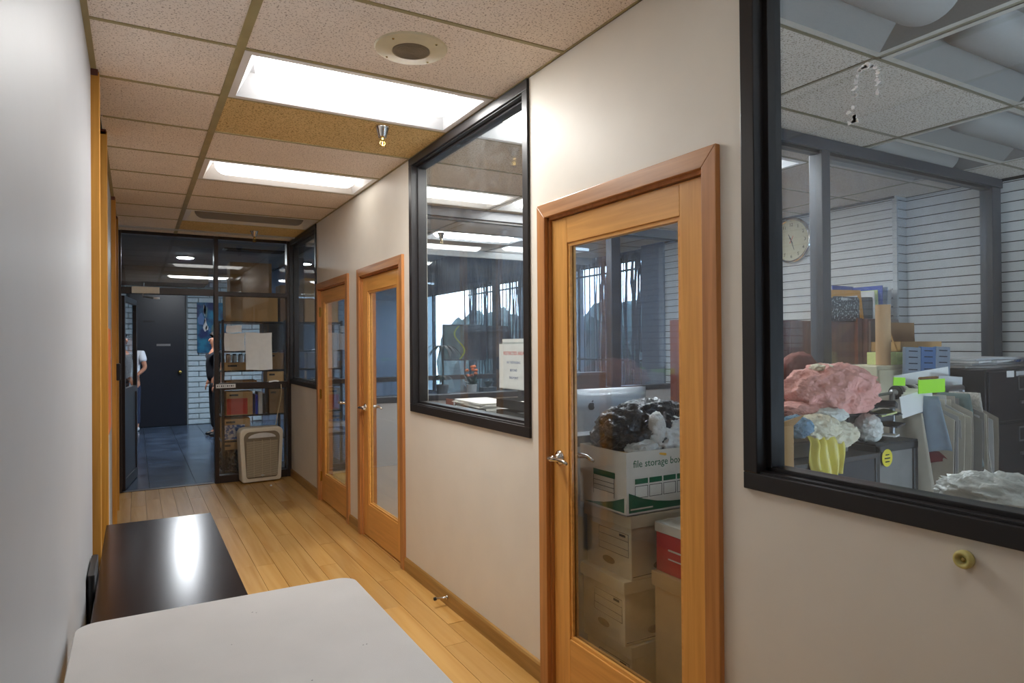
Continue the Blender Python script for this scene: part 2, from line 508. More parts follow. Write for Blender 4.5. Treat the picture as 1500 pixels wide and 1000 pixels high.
planks(of, XR, XE, -1.2, YS, .15, 8, lens=(1.5, 2.6))
# ---- lobby floor: slate tiles
lf = struct('floor_lobby', (0, 8.2, 0))
bx(-1.3, 6.0, YS, 15, -.06, -.012).build('slab', 'grout', lf)
t0 = None
TS = .46
for i in range(15):
    for j in range(15):
        x = -1.25+i*TS; y = YS+.005+j*TS
        if y+TS > 15: continue
        q = MB().box(x+.003, x+TS-.003, y+.003, y+TS-.003, -.012, rnd.uniform(-.0008, .0008))
        q.build('slate_tile', 'slate', lf)
bx(XL, .80, YS-.03, YS+.05, -.01, .004).build('threshold', 'frame_bronze', lf)

# ---- ceiling
ce = struct('ceiling', (.7, 3, H))
co = struct('ceiling_office', (3.7, 3, H))
def tile(parent, x0, x1, y0, y1, mat):
    j = .010
    bx(x0+j, x1-j, y0+j, y1-j, H+.003, H+.018).build('tile', mat, parent)
rows = [(Y0+P*j, Y0+P*(j+1)) for j in range(-9, 9)]
TROF = {}   # (col,row): state
for k in [(0, 0), ]: TROF[k] = 'hall'
TROF[(0, -5)] = 'rear'  # unseen fixture added behind the camera to light the near corridor
TROF[(0, 3)] = 'dim'; TROF[(0, 6)] = 'off'
for k in [(1, 0), (2, 0), (2, 3)]: TROF[k] = 'on'
TROF[(1, 3)] = 'dim'
TROF[(2, 6)] = 'on'; TROF[(3, 7)] = 'dim'
for k in [(1, -3), (2, -3), (3, -2), (3, -1)]: TROF[k] = 'off'
for j in range(-9, 9):
    a, b = Y0+P*j, Y0+P*(j+1)
    if j == 8: b = YS-.03
    tile(ce, XG[0], XG[1], a, b, 'ceiling_tile')
    if (0, j) not in TROF:
        tile(ce, XG[1], XR, a, b, 'stained_tile' if j in (1, 7) else 'ceiling_tile')
    if j < -6: continue
    bo = min(b, 7.78)
    if j == 8: continue
    for c in (1, 2, 3, 4):
        if (c, j) in TROF: continue
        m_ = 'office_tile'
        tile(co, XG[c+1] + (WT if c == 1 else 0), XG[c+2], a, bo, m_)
def bar(parent, x0, x1, y0, y1):
    bx(x0, x1, y0, y1, H-.001, H+.006).build('grid_bar', 'grid_olive' if parent is ce else 'grid_office', parent)
bar(ce, XG[1]-.018, XG[1]+.018, Y0-9*P, YS-.03)
bar(ce, XL, XL+.022, Y0-9*P, 3.47)
bar(ce, XL, XL+.022, 4.5, YS-.03)
bar(ce, XR-.012, XR, Y0-9*P, YS-.03)
for j in range(-9, 9):
    y = Y0+P*j
    bar(ce, XL+.022, XG[1]-.018, y-.009, y+.009)
    bar(ce, XG[1]+.018, XR-.012, y-.009, y+.009)
    if -6 <= j <= 7: bar(co, XR+WT, XE, y-.009, y+.009)
for c in (2, 3, 4, 5):
    bar(co, XG[c]-.009, XG[c]+.009, -.7, 7.78)
bx(-.3, XE+.3, -2.6, YS, H+.15, H+.2).build('ceiling_slab', 'lobby_ceiling', ce)
bx(XL, XE, 7.78, 7.84, H-.01, 3.4).box(XR+WT, XE, 7.78, 7.84, H-.09, H).build('header', 'trim_grey', co)

# ---- troffers
def troffer(col, row, state, label, group=None):
    x0, x1 = XG[col+1], XG[col+2]
    if col == 0: x1 = XR-.006
    if col == 1: x0 = XR+WT
    y0 = Y0+P*row; y1 = y0+P
    j = .012; x0 += j+.006; x1 -= j; y0 += j; y1 -= j
    t = thing('ceiling_light', label, 'ceiling light', ((x0+x1)/2, (y0+y1)/2, H-.002), group)
    f = .032; ix0, ix1, iy0, iy1 = x0+f, x1-f, y0+f, y1-f
    z = H-.002
    q = MB()
    q.box(x0, x1, y0, iy0, z, z+.006).box(x0, x1, iy1, y1, z, z+.006).box(x0, ix0, iy0, iy1, z, z+.006).box(ix1, x1, iy0, iy1, z, z+.006)
    q.build('frame', 'troffer_frame_off' if state == 'off' and col else 'troffer_white', t)
    d = .085; s = .11
    ax0, ax1, ay0, ay1 = ix0+.05, ix1-.05, iy0+s, iy1-s
    vs = [(ix0, iy0, z), (ix1, iy0, z), (ix1, iy1, z), (ix0, iy1, z), (ax0, ay0, z+d), (ax1, ay0, z+d), (ax1, ay1, z+d), (ax0, ay1, z+d)]
    MB().add(vs, [(0, 1, 5, 4), (1, 2, 6, 5), (2, 3, 7, 6), (3, 0, 4, 7), (4, 5, 6, 7)]).build('reflector', {'off': 'troffer_off_shaded' if col else 'troffer_white', 'hall': 'troffer_grey', 'on': 'troffer_grey'}.get(state, 'troffer_white'), t)
    # rounded lens: half-round bar with rounded ends
    cy = (iy0+iy1)/2; hw = .125; zx0, zx1 = ix0+.055, ix1-.055
    vs = []; fs = []; n = 12; K = 10
    xs = [(zx0+.0+hw*.6*(1-cos(pi/2*k/4)), sin(pi/2*k/4)) for k in range(5)] + [(zx1-hw*.6*(1-cos(pi/2*k/4)), sin(pi/2*k/4)) for k in range(4, -1, -1)]
    for x, sc in xs:
        for i in range(n+1):
            a = pi*i/n
            vs.append((x, cy - cos(a)*hw*(.25+.75*sc), z+d-.001 - sin(a)*.10*(.3+.7*sc)))
    for k in range(len(xs)-1):
        for i in range(n):
            fs.append((k*(n+1)+i, k*(n+1)+i+1, (k+1)*(n+1)+i+1, (k+1)*(n+1)+i))
    fs.append(tuple(range(n+1))); o = (len(xs)-1)*(n+1); fs.append(tuple(range(o+n, o-1, -1)))
    MB().add(vs, fs).build('lens', {'on': 'lens_on', 'hall': 'lens_hall', 'rear': 'lens_rear_fill', 'dim': 'lens_dim', 'off': 'lens_off'}[state], t, smooth=True, fixn=True)
    return t
TL = {
 (0, 0): 'brightly lit recessed fluorescent light in the corridor ceiling beside the round speaker',
 (0, -5): 'added unseen fluorescent light in the corridor ceiling behind the viewpoint',
 (0, 3): 'dim recessed ceiling light with a faint glow, second along the corridor',
 (0, 6): 'unlit recessed ceiling light near the far end of the corridor',
 (1, 0): 'lit recessed light just inside the office, at top of the middle black-framed window',
 (2, 0): 'lit recessed light seen over the partition above the wall clock',
 (2, 3): 'lit recessed light in the office ceiling, second row before the far partition',
 (1, 3): 'dim recessed light in the office ceiling just before the far partition frame',
 (2, 6): 'lit recessed light beyond the far office partition',
 (3, 7): 'faintly lit recessed light in the last ceiling row beyond the far partition',
 (1, -3): 'unlit recessed light nearest the corridor glass, top of the large right window',
 (2, -3): 'unlit recessed light at the upper right corner of the large right window',
 (3, -2): 'unlit recessed light over the black lateral filing cabinet',
 (3, -1): 'unlit recessed light touching the black partition beam in the store room',
}
for k, v in TROF.items():
    troffer(k[0], k[1], v, TL[k], 'recessed fluorescent ceiling lights')

# ---- left wall
wl = struct('wall_left', (XL, 2, 0))
bx(XL-.12, XL, -2.6, 3.47, -.1, H+.16).box(XL-.12, XL, 4.49, 6.33, -.1, H+.16).box(XL-.12, XL-.0, 7.35, YS+.1, -.1, H+.16).build('wall_panel', 'wall_white', wl, bevel=.004)
def wooddoor(n, y0, y1, c=.09, proud=.032):
    d = struct('door_%d' % n, (XL, (y0+y1)/2, 0))
    bx(XL-.03, XL+proud, y0, y0+c, 0, H-.012).build('casing', 'orange_wood', d, bevel=.001)
    bx(XL-.03, XL+proud, y1-c, y1, 0, H-.012).build('casing', 'orange_wood', d, bevel=.001)
    bx(XL-.03, XL+proud-.004, y0-.004, y0+c, H-.03, H-.002).build('cap', 'mahogany_h', d)
    bx(XL-.03, XL+proud-.004, y1-c, y1+.004, H-.03, H-.002).build('cap', 'mahogany_h', d)
    bx(XL-.10, XL-.029, y0+.001, y1-.001, -.1, H+.15).build('door_leaf', 'dark_doorway', d)  # dark panel closing the opening, standing for the unlit room beyond
    return d
wooddoor(4, 3.47, 4.49)
wooddoor(5, 6.33, 7.35)
# orange board hung on the wall, white board strip
o = bx(XL, XL+.016, 5.0, 5.55, .96, 1.66).build('orange_board', 'orange_paint', bevel=.002)
tag(o, 'bright orange painted board fixed to the left wall between the wooden door casings', 'board')
o = bx(XL, XL+.012, 4.75, 5.3, .2, .94).build('white_board', 'white_plastic', bevel=.002)
tag(o, 'white panel on the left wall below the orange board', 'board')
o = bx(XL+.032, XL+.06, 6.335, 6.41, 1.26, 1.40).build('wall_box', 'black_plastic', bevel=.006)
tag(o, 'small black wall box on the far wooden casing of the left wall', 'wall box')

# ---- rear closing wall
wb = struct('wall_back', (0, -2.55, 0))
bx(-.4, XE+.2, -2.7, -2.55, 0, H+.1).build('wall_panel', 'wall_white', wb)

# ---- right wall pieces around windows and doors
wr = struct('wall_right', (XR, 3, 0))
X1 = XR+WT
W = dict(w3=(-.9, 1.39), w2=(2.632, 4.17), w1=(6.79, YS-.02))
D = {3: (1.48, 2.543), 2: (4.292, 5.354), 1: (5.631, 6.755)}
SZ = 1.094
q = MB()
q.box(XR, X1, -2.6, -.9, 0, H)
q.box(XR, X1, -.9, 1.39, 0, SZ)
q.box(XR, X1, 1.39, 1.54, 0, H)
q.box(XR, X1, 1.54, 2.485, 2.115, H)
q.box(XR, X1, 2.485, 2.632, 0, H)
q.box(XR, X1, 2.632, 4.17, 0, SZ)
q.box(XR, X1, 4.17, 4.35, 0, H)
q.box(XR, X1, 4.35, 5.295, 2.115, H)
q.box(XR, X1, 5.295, 5.69, 0, H)
q.box(XR, X1, 5.69, 6.695, 2.115, H)
q.box(XR, X1, 6.695, 6.79, 0, H)
q.box(XR, X1, 6.79, YS, 0, SZ)
q.build('wall_panel', 'wall_paint', wr)
bs = struct('baseboard_right', (XR, 3, 0))
for a, b in [(-2.5, 1.48), (2.543, 4.292), (5.354, 5.631), (6.755, YS-.03)]:
    MB().prism([(XR, 0), (XR-.014, 0), (XR-.014, .075), (XR-.009, .085), (XR, .09)], 'xz', a, b).build('board', 'base_wood', bs, fixn=True)
# ---- black framed corridor windows
def blackwin(n, y0, y1, gm, mull=()):
    wn = struct('window_%d' % n, (XR, (y0+y1)/2, SZ))
    z0, z1 = SZ, H-.003
    f = .05
    # outer flange
    bx(XR-.012, XR+.045, y0, y1, z0, z0+f).build('sill_rail', 'frame_black', wn, bevel=.003)
    bx(XR-.012, XR+.045, y0, y1, z1-f, z1).build('head_rail', 'frame_black', wn, bevel=.003)
    bx(XR-.012, XR+.045, y0, y0+f, z0+f, z1-f).build('jamb', 'frame_black', wn, bevel=.003)
    bx(XR-.012, XR+.045, y1-f, y1, z0+f, z1-f).build('jamb', 'frame_black', wn, bevel=.003)
    # inner frame stepped back
    g = .018; a0, a1, b0, b1 = y0+f, y1-f, z0+f, z1-f
    xi0, xi1 = XR+.03, XR+.09
    q = MB().box(xi0, xi1, a0-.01, a1+.01, b0-.02, b0+g).box(xi0, xi1, a0-.01, a1+.01, b1-g, b1+.02)
    q.box(xi0, xi1, a0-.01, a0+g, b0, b1).box(xi0, xi1, a1-g, a1+.01, b0, b1)
    q.build('inner_frame', 'frame_black', wn, bevel=.002)
    # stop ledge with a step
    MB().box(XR+.0, XR+.03, a0, a1, b0-.004, b0+.006).box(XR+.0, XR+.03, a0, a1, b1-.006, b1+.004).build('glazing_stop', 'frame_black', wn)
    xg = XR+.06
    for a, b in [(a0+g, a1-g)]:
        bx(xg-.003, xg+.003, a-.004, b+.004, b0+g-.004, b1-g+.004).build('pane', gm, wn)
    return wn
blackwin(1, W['w1'][0], W['w1'][1], 'glass_clean')
blackwin(2, W['w2'][0], W['w2'][1], 'glass_clean')
w3 = blackwin(3, W['w3'][0], W['w3'][1], 'glass_dusty')
MB().box(XR+.112, XR+.17, -.9, 1.36, SZ+.005, SZ+.035).build('window_stool', 'cardboard', w3)
# tape residue on pane
tr_ = MB(); rr = random.Random(5)
for k in range(26):
    t = k/25; a = radians(200-230*t)
    cy_, cz_ = 1.035 + .032*cos(a)*-1 + rr.uniform(-.004, .004), 2.195 + .05*sin(a) + rr.uniform(-.004, .004)
    s_ = rr.uniform(.003, .009)
    poly = [(cy_+s_*rr.uniform(.5, 1.5)*cos(2*pi*i/6), cz_+s_*rr.uniform(.4, 1.2)*sin(2*pi*i/6)) for i in range(6)]
    tr_.prism(poly, 'yz', XR+.0545, XR+.0552)
for k in range(10):
    cy_, cz_ = 1.075+rr.uniform(-.012, .012), 2.14+rr.uniform(-.03, .012); s_ = rr.uniform(.004, .01)
    poly = [(cy_+s_*rr.uniform(.5, 1.5)*cos(2*pi*i/6), cz_+s_*rr.uniform(.4, 1.2)*sin(2*pi*i/6)) for i in range(6)]
    tr_.prism(poly, 'yz', XR+.0545, XR+.0552)
tr_.build('tape_residue', plain('tape', rgb(250, 250, 250), .3, vary=.02), w3, fixn=True, label='torn whitish tape residue on the pane')

# ---- wooden glazed doors
def lever(parent, side, y, z, dirn, mat='chrome'):
    """side -1 corridor, +1 office; dirn: along y"""
    xb = {-1: XR+.012, 1: XR+.058}[side]
    q = MB()
    q.lathe([(.033, 0), (.033, .004), (.028, .010), (.016, .016), (.011, .03), (.011, .05)], (xb, y, z), (side, 0, 0), 20)
    x2 = xb+side*.05
    q.tube([(x2, y-dirn*.004, z), (x2+side*.008, y+dirn*.02, z+.002), (x2+side*.004, y+dirn*.06, z+.004), (x2-side*.004, y+dirn*.1, z-.002), (x2-side*.002, y+dirn*.118, z-.006)], [.013, .012, .009, .009, .007], 10)
    return q.build('handle', mat, parent, smooth=True)
def wdoor(n, y0, y1, handle_far, hinges=True):
    d = struct('door_%d' % n, (XR, (y0+y1)/2, 0))
    c = .063; zt = 2.155
    # mitred casings
    p = .02
    xa, xb = XR-p, XR+.001
    def board(poly, mat): MB().prism(poly, 'yz', xa, xb).build('casing', mat, d, bevel=.003, fixn=True)
    board([(y0, 0), (y0+c, 0), (y0+c, zt-c), (y0, zt)], 'trim_v')
    board([(y1, 0), (y1-c, 0), (y1-c, zt-c), (y1, zt)], 'trim_v')
    board([(y0, zt), (y0+c, zt-c), (y1-c, zt-c), (y1, zt)], 'trim_h')
    # jamb lining
    q = MB().box(XR, XR+WT, y0+c-.005, y0+c+.012, 0, zt-c).box(XR, XR+WT, y1-c-.012, y1-c+.005, 0, zt-c).box(XR, XR+WT, y0+c-.005, y1-c+.005, zt-c-.012, zt-c+.005)
    q.build('jamb', 'trim_v', d)
    a, b = y0+c+.015, y1-c-.015; z0, z1 = .012, zt-c-.016
    xf, xk = XR+.012, XR+.055
    s = .115; tr, brl = .112, .255
    bx(xf, xk, a, a+s, z0, z1).build('stile', 'door_v', d, bevel=.002)
    bx(xf, xk, b-s, b, z0, z1).build('stile', 'door_v', d, bevel=.002)
    bx(xf, xk, a+s, b-s, z1-tr, z1).build('rail', 'door_h', d, bevel=.002)
    bx(xf, xk, a+s, b-s, z0, z0+brl).build('rail', 'door_h', d, bevel=.002)
    # glazing bead
    g0, g1, h0, h1 = a+s, b-s, z0+brl, z1-tr
    q = MB(); e = .014
    for xx in ((xf+.006, xf+.018), (xk-.018, xk-.006)):
        q.box(xx[0], xx[1], g0, g0+e, h0, h1).box(xx[0], xx[1], g1-e, g1, h0, h1).box(xx[0], xx[1], g0+e, g1-e, h0, h0+e).box(xx[0], xx[1], g0+e, g1-e, h1-e, h1)
    q.build('glazing_bead', 'door_h', d)
    xm = (xf+xk)/2
    bx(xm-.003, xm+.003, g0, g1, h0, h1).build('pane', 'glass_clean' if n != 3 else 'glass_door', d)
    hy = b-.05 if handle_far else a+.05
    dn = -1 if handle_far else 1
    lever(d, -1, hy, 1.035, dn); lever(d, 1, hy, 1.035, dn)
    hh = a-.006 if handle_far else b+.006
    for z in (1.87, 1.055, .24):
        MB().tube([(XR+.002, hh, z-.048), (XR+.002, hh, z+.048)], .007, 10).box(XR+.003, XR+.013, hh-.012, hh+.012, z-.045, z+.045).build('hinge', 'brass', d)
    return d
glass('glass_door', tint=(.90, .93, .95, 1), dirt_glare=.015, f0=.05)
wdoor(3, *D[3], True)
wdoor(2, *D[2], True)
wdoor(1, *D[1], False)

# ---- storefront at the corridor end, running on behind the offices
sf = struct('wall_front', (.8, YS, 0))
BZ = 'frame_bronze'
def sfb(nm, x0, x1, z0, z1, d=.05, m_=BZ): return bx(x0, x1, YS-d, YS+d, z0, z1).build(nm, m_, sf, bevel=.003)
sfb('mullion', XL, XL+.042, 0, H)
sfb('mullion', .772, .816, 0, H, .056)
sfb('mullion', XR-.04, XR+.09, 0, H, .056)
sfb('transom', XL+.042, .772, 2.105, 2.175)
sfb('transom', .816, XR-.04, 2.105, 2.155)
sfb('rail', .816, XR-.04, 1.055, 1.12)
sfb('sill', .816, XR-.04, 0, .085)
sfb('head', XL+.042, .772, H-.03, H+.01)
sfb('head', .816, XR-.04, H-.03, H+.01)
for a, b, c_, d_ in [(XL+.042, .772, 2.175, H-.03), (.816, XR-.04, 2.155, H-.03), (.816, XR-.04, 1.12, 2.105), (.816, XR-.04, .085, 1.055)]:
    bx(a, b, YS-.003, YS+.003, c_, d_).build('pane', 'glass_clean', sf)
# section behind offices
for x in (2.95, 4.35): sfb('mullion', x, x+.045, 0, 3.0)
sfb('rail', XR+.09, XE, 1.07, 1.13); sfb('sill', XR+.09, XE, 0, .09)
bx(XR+.09, XE, YS-.003, YS+.003, 1.13, 3.0).build('pane', 'glass_clean', sf)
bx(XR+.09, XE, YS-.003, YS+.003, .09, 1.07).build('pane', 'glass_clean', sf)
# ---- open glass entrance door leaf
dl = struct('door_6', (-.11, YS+.07, 0))
ang = radians(82)
q0 = Matrix.Translation((-.118, YS+.06, 0)) @ Matrix.Rotation(ang, 4, 'Z')
def leaf(nm, x0, x1, z0, z1, t=.022, m_=BZ):
    q = MB(); q.xf = q0; q.box(x0, x1, -t, t, z0, z1); return q.build(nm, m_, dl)
leaf('stile', 0, .055, .01, 2.09); leaf('stile', .79, .85, .01, 2.09); leaf('rail', .055, .79, 2.03, 2.09); leaf('rail', .055, .79, .01, .12); leaf('rail', .055, .79, 1.02, 1.09)
leaf('pane', .055, .79, 1.09, 2.03, .003, 'glass_clean'); leaf('lower_panel', .055, .79, .12, 1.02, .01)
q = MB(); q.xf = q0; q.tube([(.76, .03, .95), (.76, .07, .95), (.76, .07, 1.15), (.76, .03, 1.15)], .012, 8); q.build('pull_handle', 'steel', dl, smooth=True)
# door closer
t = thing('door_closer', 'grey door closer on the dark transom over the open entrance', 'door closer', (.1, YS-.06, 2.11))
bx(-.03, .23, YS-.11, YS-.056, 2.108, 2.178).build('body', 'beige_plastic', t, bevel=.006)
MB().tube([(.07, YS-.09, 2.11), (.08, YS-.09, 2.07), (.2, YS-.16, 2.055)], .009, 8).box(.17, .23, YS-.18, YS-.14, 2.045, 2.065).build('arm', 'steel', t)
MB().tube([(.08, YS-.08, 2.178), (.085, YS-.08, 2.22)], .006, 6).build('pin', 'steel', t)

# ---- lobby shell
lw_ = struct('wall_lobby', (.5, 14.6, 0))
YB = 14.57
bx(-1.4, 6.2, YB+.06, YB+.2, -.1, 3.6).build('backing', 'mortar', lw_)
r = random.Random(2)
def bricks(x0, x1):
    z = 0; k = 0; bh = .105; bl = .40
    while z < 2.9:
        x = x0 - (bl/2 if k % 2 else 0)
        while x < x1:
            a, b = max(x, x0), min(x+bl, x1)
            if b-a > .03:
                bx(a+.006, b-.006, YB-r.uniform(-.008, .01), YB+.07, z+.006, z+bh-.006).build('brick', 'brick_white', lw_, bevel=.012)
            x += bl
        z += bh; k += 1
bricks(.90, 2.3); bricks(-1.2, -.14)
bx(2.3, XE, YB-.01, YB+.07, 0, 3.5).build('wall_panel', 'corrugated', lw_)
d = struct('door_7', (.38, YB, 0))
bx(-.12, .885, YB-.035, YB+.03, 0, 2.60).build('frame', 'black', d, bevel=.004)
bx(-.09, .855, YB-.05, YB-.03, .01, 2.56).build('door_leaf', 'dark_door', d, bevel=.004)
MB().lathe([(.035, 0), (.035, .008), (.015, .014), (.015, .04), (.032, .052), (.036, .07), (.024, .085)], (.76, YB-.05, 1.05), (0, -1, 0), 16).build('knob', 'brass', d, smooth=True)
bx(.14, .33, YB-.062, YB-.05, 2.02, 2.05).build('door_sign', 'dark_metal', d, label='small dark plate high on the door')
bx(.36, .60, YB-.062, YB-.05, 1.56, 1.60).build('letter_slot', 'steel', d)
bx(-1.5, -1.3, YS-.1, YB+.2, -.1, 3.6).build('side_wall', 'lobby_wall', lw_)
bx(-1.3, XL-.0, YS-.04, YS+.06, -.1, 3.6).build('return_wall', 'lobby_wall', lw_)
cl = struct('ceiling_lobby', (2, 11, 3))
bx(-1.5, 2.4, YS-.06, YS+.1, H+.12, 3.2).build('bulkhead', 'lobby_wall', cl)
bx(-1.4, 2.35, YS+.06, YB+.1, 3.0, 3.08).build('ceiling_panel', 'lobby_ceiling', cl)
bx(2.35, XE+.3, YS-.4, YB+.1, 3.42, 3.5).box(2.30, 2.35, YS+.06, YB+.1, 3.0, 3.5).build('ceiling_panel', 'slat_white', cl)
bx(-1.3, 1.2, 13.6, YB-.02, 2.72, 3.0).build('soffit', 'lobby_wall', cl)
for (x, y, lb, r_) in [(.717, 12.0, 'bright round downlight in the dark lobby ceiling', .12)]:
    t = thing('downlight', lb, 'ceiling light', (x, y, 2.985))
    MB().lathe([(r_+.03, 0), (r_+.03, .012), (r_, .014)], (x, y, 2.986), (0, 0, 1), 24).build('trim_ring', 'steel', t)
    MB().lathe([(r_-.01, -.006), (r_, .0)], (x, y, 2.987), (0, 0, 1), 24).build('lamp', 'lens_down', t) if 'lens_down' in M else (emis('lens_down', (.9, .95, 1, 1), 170), MB().lathe([(r_-.01, -.006), (r_, .0)], (x, y, 2.987), (0, 0, 1), 24).build('lamp', 'lens_down', t))
for (x, y, lb) in [(.68, 9.3, 'dark round ceiling vent just inside the lobby'), (1.6, 10.7, 'long dark slot vent in the lobby ceiling behind the sidelight')]:
    t = thing('ceiling_vent', lb, 'vent', (x, y, 2.98))
    hx, hy = (.16, .16) if x < 1 else (.45, .12)
    bx(x-hx, x+hx, y-hy, y+hy, 2.985, 2.999).build('plate', 'dark_metal', t)
    for k in range(5):
        yy = y-hy+(k+.5)*2*hy/5
        bx(x-hx*.9, x+hx*.9, yy-.008, yy+.008, 2.975, 2.985).build('louvre', 'lobby_wall', t)

# ---- east wall: slatwall in the rooms, barred window beyond
we = struct('wall_east', (XE, 3, 0))
def slatwall(par, axis, c, a, b, sgn, z1=H):
    """axis 'x': plane x=c facing sgn, spanning y a..b ; axis 'y': plane y=c spanning x a..b"""
    p = .0762; n = int(z1/p)+1
    for k in range(n):
        z0 = k*p+.004; zz = min((k+1)*p-.004, z1)
        if zz - z0 < .01: continue
        if axis == 'x': q = bx(min(c, c-sgn*.012), max(c, c-sgn*.012), a, b, z0, zz)
        else: q = bx(a, b, min(c, c-sgn*.012), max(c, c-sgn*.012), z0, zz)
        q.build('slat', 'slat_white', par)
bx(XE+.008, XE+.2, -2.7, 6.1, -.1, H+.2).build('backing', 'groove_brown', we)
slatwall(we, 'x', XE, -1.2, YP1+.05, -1)
slatwall(we, 'x', XE, YP1+.05, 3.28, -1)
XB = 5.63
we2 = struct('wall_east_inner', (XB, 4.6, 0))
bx(XB+.008, XE, 3.288, 6.1, 0, H+.05).build('backing', 'groove_brown', we2)
slatwall(we2, 'y', 3.28, XB+.012, XE, -1)
slatwall(we2, 'x', XB, 3.28, 6.1, -1)
bx(XB-.006, XB+.014, 3.262, 3.3, 0, H).build('corner_trim', 'trim_grey', we2)
bx(XB-.03, XE+.2, 6.1, 6.5, 0, 3.4).build('column', 'corrugated', we2)
MB().box(XE-.012, XE, -1.2, 2.55, H-.02, H).box(XB-.012, XB, 3.28, 6.1, H-.02, H).build('top_trim', 'dark_metal', we)
# exterior window wall, y 6.5 .. 14.5
wx = struct('wall_exterior', (XE, 10, 0))
ZT = 2.66
q = MB()
y = 6.5
while y < YB:
    q.box(XE-.02, XE+.1, y, y+.09, ZT, 3.42); q.box(XE, XE+.1, y+.09, y+.12, ZT, 3.42); y += .12
q.build('corrugated_header', 'corrugated', wx)
bx(XE, XE+.1, 6.5, YB, -.1, .5).build('knee_wall', 'corrugated', wx)
wnx = struct('window_4', (XE+.05, 10, .5))
for y in (6.5, 8.12, 9.9, 11.72, 13.75, 14.4):
    bx(XE+.0, XE+.07, y, y+.06, .5, ZT).build('mullion', 'bar_dark', wnx)
bx(XE+.02, XE+.06, 6.5, YB, ZT-.02, ZT+.02).build('head', 'bar_dark', wnx)
bx(XE+.02, XE+.06, 6.5, YB, .48, .52).build('sill', 'bar_dark', wnx)
bx(XE+.045, XE+.051, 6.5, YB, .5, ZT).build('pane', 'glass_clean', wnx)
sb = thing('security_bars', 'dark vertical security bars across the daylit front window', 'security bars', (XE-.1, 9, .5))
y = 6.56; 
while y < 11.7:
    bx(XE-.10, XE-.084, y, y+.016, .5, ZT+.02).build('bar', 'bar_dark', sb); y += .118
bx(XE-.105, XE-.078, 6.5, 11.75, 2.5, 2.525).build('cross_bar', 'bar_dark', sb)
bx(XE-.105, XE-.078, 6.5, 11.75, 1.3, 1.325).build('cross_bar', 'bar_dark', sb)
# ragged strip curtain
q = MB(); r = random.Random(11)
def strips(y0, y1, step, dens):
    y = y0
    while y < y1:
        if r.random() < dens:
            w_ = r.uniform(.02, .09); zt = ZT+.05; zb = r.uniform(.5, 1.5); n = 8
            vs = []; x = XE-.14-r.uniform(0, .03)
            for k in range(n+1):
                t = k/n; z = zt+(zb-zt)*t; wv = .02*sin(t*9+y*30); ww = w_*(1-.35*abs(sin(t*7+y*11)))
                vs += [(x, y+wv, z), (x, y+wv+ww, z)]
            q.add(vs, [(2*k, 2*k+1, 2*k+3, 2*k+2) for k in range(n)])
        y += step
strips(6.55, 7.5, .05, .72)
strips(8.5, 11.8, .06, .62)
o = q.build('strip_curtain', 'strip_dark', kind='stuff', solid=.003)
tag(o, 'ragged dark strips of curtain hanging in front of the barred window', 'curtain'); o['kind'] = 'stuff'
# outside
yd = struct('ground_outside', (9, 9, -.1)); bx(XE+.1, 30, -6, 30, -.2, -.1).build('paving', 'concrete', yd)
for k, (x, y, h_) in enumerate([(8.4, 10.4, 2.05), (8.6, 13.0, 1.9), (8.2, 7.6, 1.6), (8.5, 15.8, 2.1), (8.9, 18.6, 2.2)]):
    q = MB(); 
    for i in range(5):
        q.blob((x+rnd.uniform(-.3, .3), y+rnd.uniform(-.5, .5), h_*.5+rnd.uniform(-.2, .2)), (.6, .7, h_*.5), k*7+i, .35, 4, 3)
    o = q.build('shrub', 'leaf_hedge')
    tag(o, ['dark leafy shrub outside, behind the ragged strip curtain', 'tall dark shrub outside, left of the hung canvases', 'low dark shrub outside the nearest barred bay', 'dark shrub outside the bright open bay', 'farthest dark shrub outside the front window'][k], 'shrub', 'shrubs outside the front window')

# ---- office partitions (along x)
def partition(n, y, posts, top=.095, sill=1.05, x0=XR+WT, x1=XE, gm='glass_office', post_w=.13):
    p = struct('wall_partition_%d' % n, ((x0+x1)/2, y, 0))
    bx(x0, x1, y-.05, y+.05, 0, sill).build('lower_wall', 'wall_white', p)
    bx(x0, x1, y-.06, y+.06, sill, sill+.05).build('sill_rail', 'frame_grey', p, bevel=.003)
    bx(x0, x1, y-.055, y+.055, H-top, H-.002).build('head_rail', 'frame_grey', p, bevel=.003)
    bx(x0, x1, y-.03, y+.03, H-top-.02, H-top).build('head_stop', 'frame_black', p)
    xs = []
    for (a, b) in posts:
        bx(a, b, y-.045, y+.045, sill+.05, H-top).build('post', 'frame_grey', p, bevel=.004)
        xs += [a, b]
    edges = [x0] + xs + [x1]
    for i in range(0, len(edges)-1, 2):
        a, b = edges[i], edges[i+1]
        if b-a > .05: bx(a, b, y-.003, y+.003, sill+.05, H-top-.02).build('pane', gm, p)
partition(1, YP1, [(XR+WT, XR+WT+.05), (3.63, 3.71), (5.66, 5.79)], top=.07)
partition(2, YP2, [(XR+WT, XR+WT+.05), (4.3, 4.42), (5.5, 5.62)], top=.085, sill=1.04, x1=XB)

